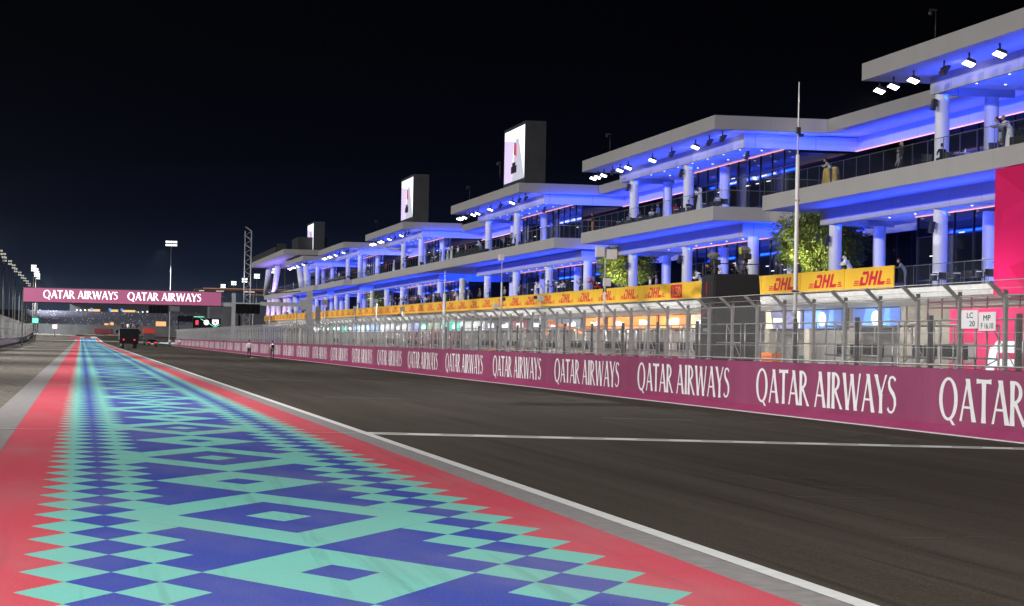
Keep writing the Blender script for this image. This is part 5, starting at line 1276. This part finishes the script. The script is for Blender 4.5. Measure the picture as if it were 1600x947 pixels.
q = MB(); q.box(-2.0, -1.6, 7.6, 7.7, 2.3, 2.9); q.box(1.6, 2.0, 7.6, 7.7, 2.3, 2.9); q.tube((-1.6, 7.65, 2.6), (1.6, 7.65, 2.6), .03, n=5); q.build('wing_mirror', M_BLACK, g)
random.seed(4)
tops = ('black', 'darkgrey', 'navy', 'black', 'white', 'black', 'darkgrey', 'maroon', 'black', 'navy', 'white', 'darkgrey')
for k in range(12):
    x = 7.5 + (-1.15 + (k % 6) * .46); y = 372.5 + (k // 6) * 1.3; col = 'white' if k == 2 else tops[k] if tops[k] != 'white' else 'grey'
    person(x, y, TK(7.5) + 2.35, random.uniform(-.5, .5) + (3.1 if k % 3 == 0 else 0), random.choice(('stand', 'arms', 'phone')), col, 'black', col, scale=1.0,
           label='person in white top standing at the back of the parade truck' if k == 2 else 'person with %s top standing in the crowd on the parade truck' % col, group=None if k == 2 else 'people riding the parade truck, %s tops' % col)
g = empty('marker_truck', (16.0, 560, TK(16)), label='red topped truck ahead of the parade truck', cat='truck')
q = MB(); q.box(-1.25, 1.25, 0, 6, 1.1, 2.7); q.box(-1.1, 1.1, 6, 8, .8, 3.0); q.box(-1.2, 1.2, 0, 8, .7, 1.05); bevel(q.build('body', M_DSTEEL, g), .05, 1)
q = MB(); q.box(-1.4, 1.4, -.05, 4, 2.75, 4.1); bevel(q.build('red_canopy', mat('red_canopy', (.40, .03, .015), .5), g), .05, 1)
for x in (-1, 1):
    for y in (1.2, 6.9): wheel(g, x, y, .5, .5, .4)
def car(x, y, z, label):
    g = empty('car', (x, y, z), label=label, cat='car'); B = mat('dark_car_paint', (.03, .045, .05), .25, .4)
    prof = [(-.02, .35), (0, .95), (.5, 1.02), (1.15, 1.38), (2.4, 1.42), (3.1, 1.02), (4.2, .88), (4.45, .6), (4.45, .35)]
    k = MB(); w = .93; n = len(prof)
    for s in (-1, 1):
        for a, c in prof: k.v.append((s * (w - (.16 if c > 1.1 else 0)), a, c))
    k.f.append(tuple(range(n))[::-1]); k.f.append(tuple(range(n, 2 * n))); k.m += [0, 0]; k.sm += [False, False]
    for i in range(n): j = (i + 1) % n; k.f.append((i, j, n + j, n + i)); k.m.append(0); k.sm.append(False)
    bevel(k.build('body', B, g), .06, 2)
    k = MB(); k.quad((-.72, .58, 1.06), (.72, .58, 1.06), (.68, 1.08, 1.36), (-.68, 1.08, 1.36)); o = k.build('rear_window', M_DARKGLASS, g); o.location = (0, -.03, .02)
    for s in (-1, 1): k = MB(); k.box(s * .60 - .2, s * .60 + .2, -.06, -.0, .80, .94); k.build('tail_light', M_TAIL, g)
    k = MB(); k.box(-.26, .26, -.05, -.02, .55, .68); k.build('number_plate', M_LETTER, g); k = MB(); k.box(-.5, .5, 1.5, 1.7, 1.44, 1.55); k.build('light_bar', M_DSTEEL, g)
    k = MB(); k.box(-.9, .9, -.05, .1, 1.1, 1.16); [k.box(s * .6 - .03, s * .6 + .03, 0, .1, .95, 1.1) for s in (-1, 1)]; k.build('rear_wing', M_BLACK, g)
    for s in (-.82, .82):
        for yy in (.85, 3.55): wheel(g, s, yy, .33, .34, .24)
car(13.55, 452, TK(13.5), 'low dark sports car with red tail lights right of the parade truck')
# ================================================================== HAZE
hz = MB(); hz.box(-300, 320, -100, 1400, -1.6, 42)
o = hz.build('haze', []); m = bpy.data.materials.new('night_haze'); m.use_nodes = True; n, l = m.node_tree.nodes, m.node_tree.links
n.remove(n['Principled BSDF']); v = n.new('ShaderNodeVolumePrincipled'); v.inputs['Density'].default_value = .000018; v.inputs['Color'].default_value = (.80, .88, 1, 1); v.inputs['Anisotropy'].default_value = .2
l.new(v.outputs[0], n['Material Output'].inputs['Volume']); o.data.materials.append(m); o['kind'] = 'stuff'; o.visible_shadow = True
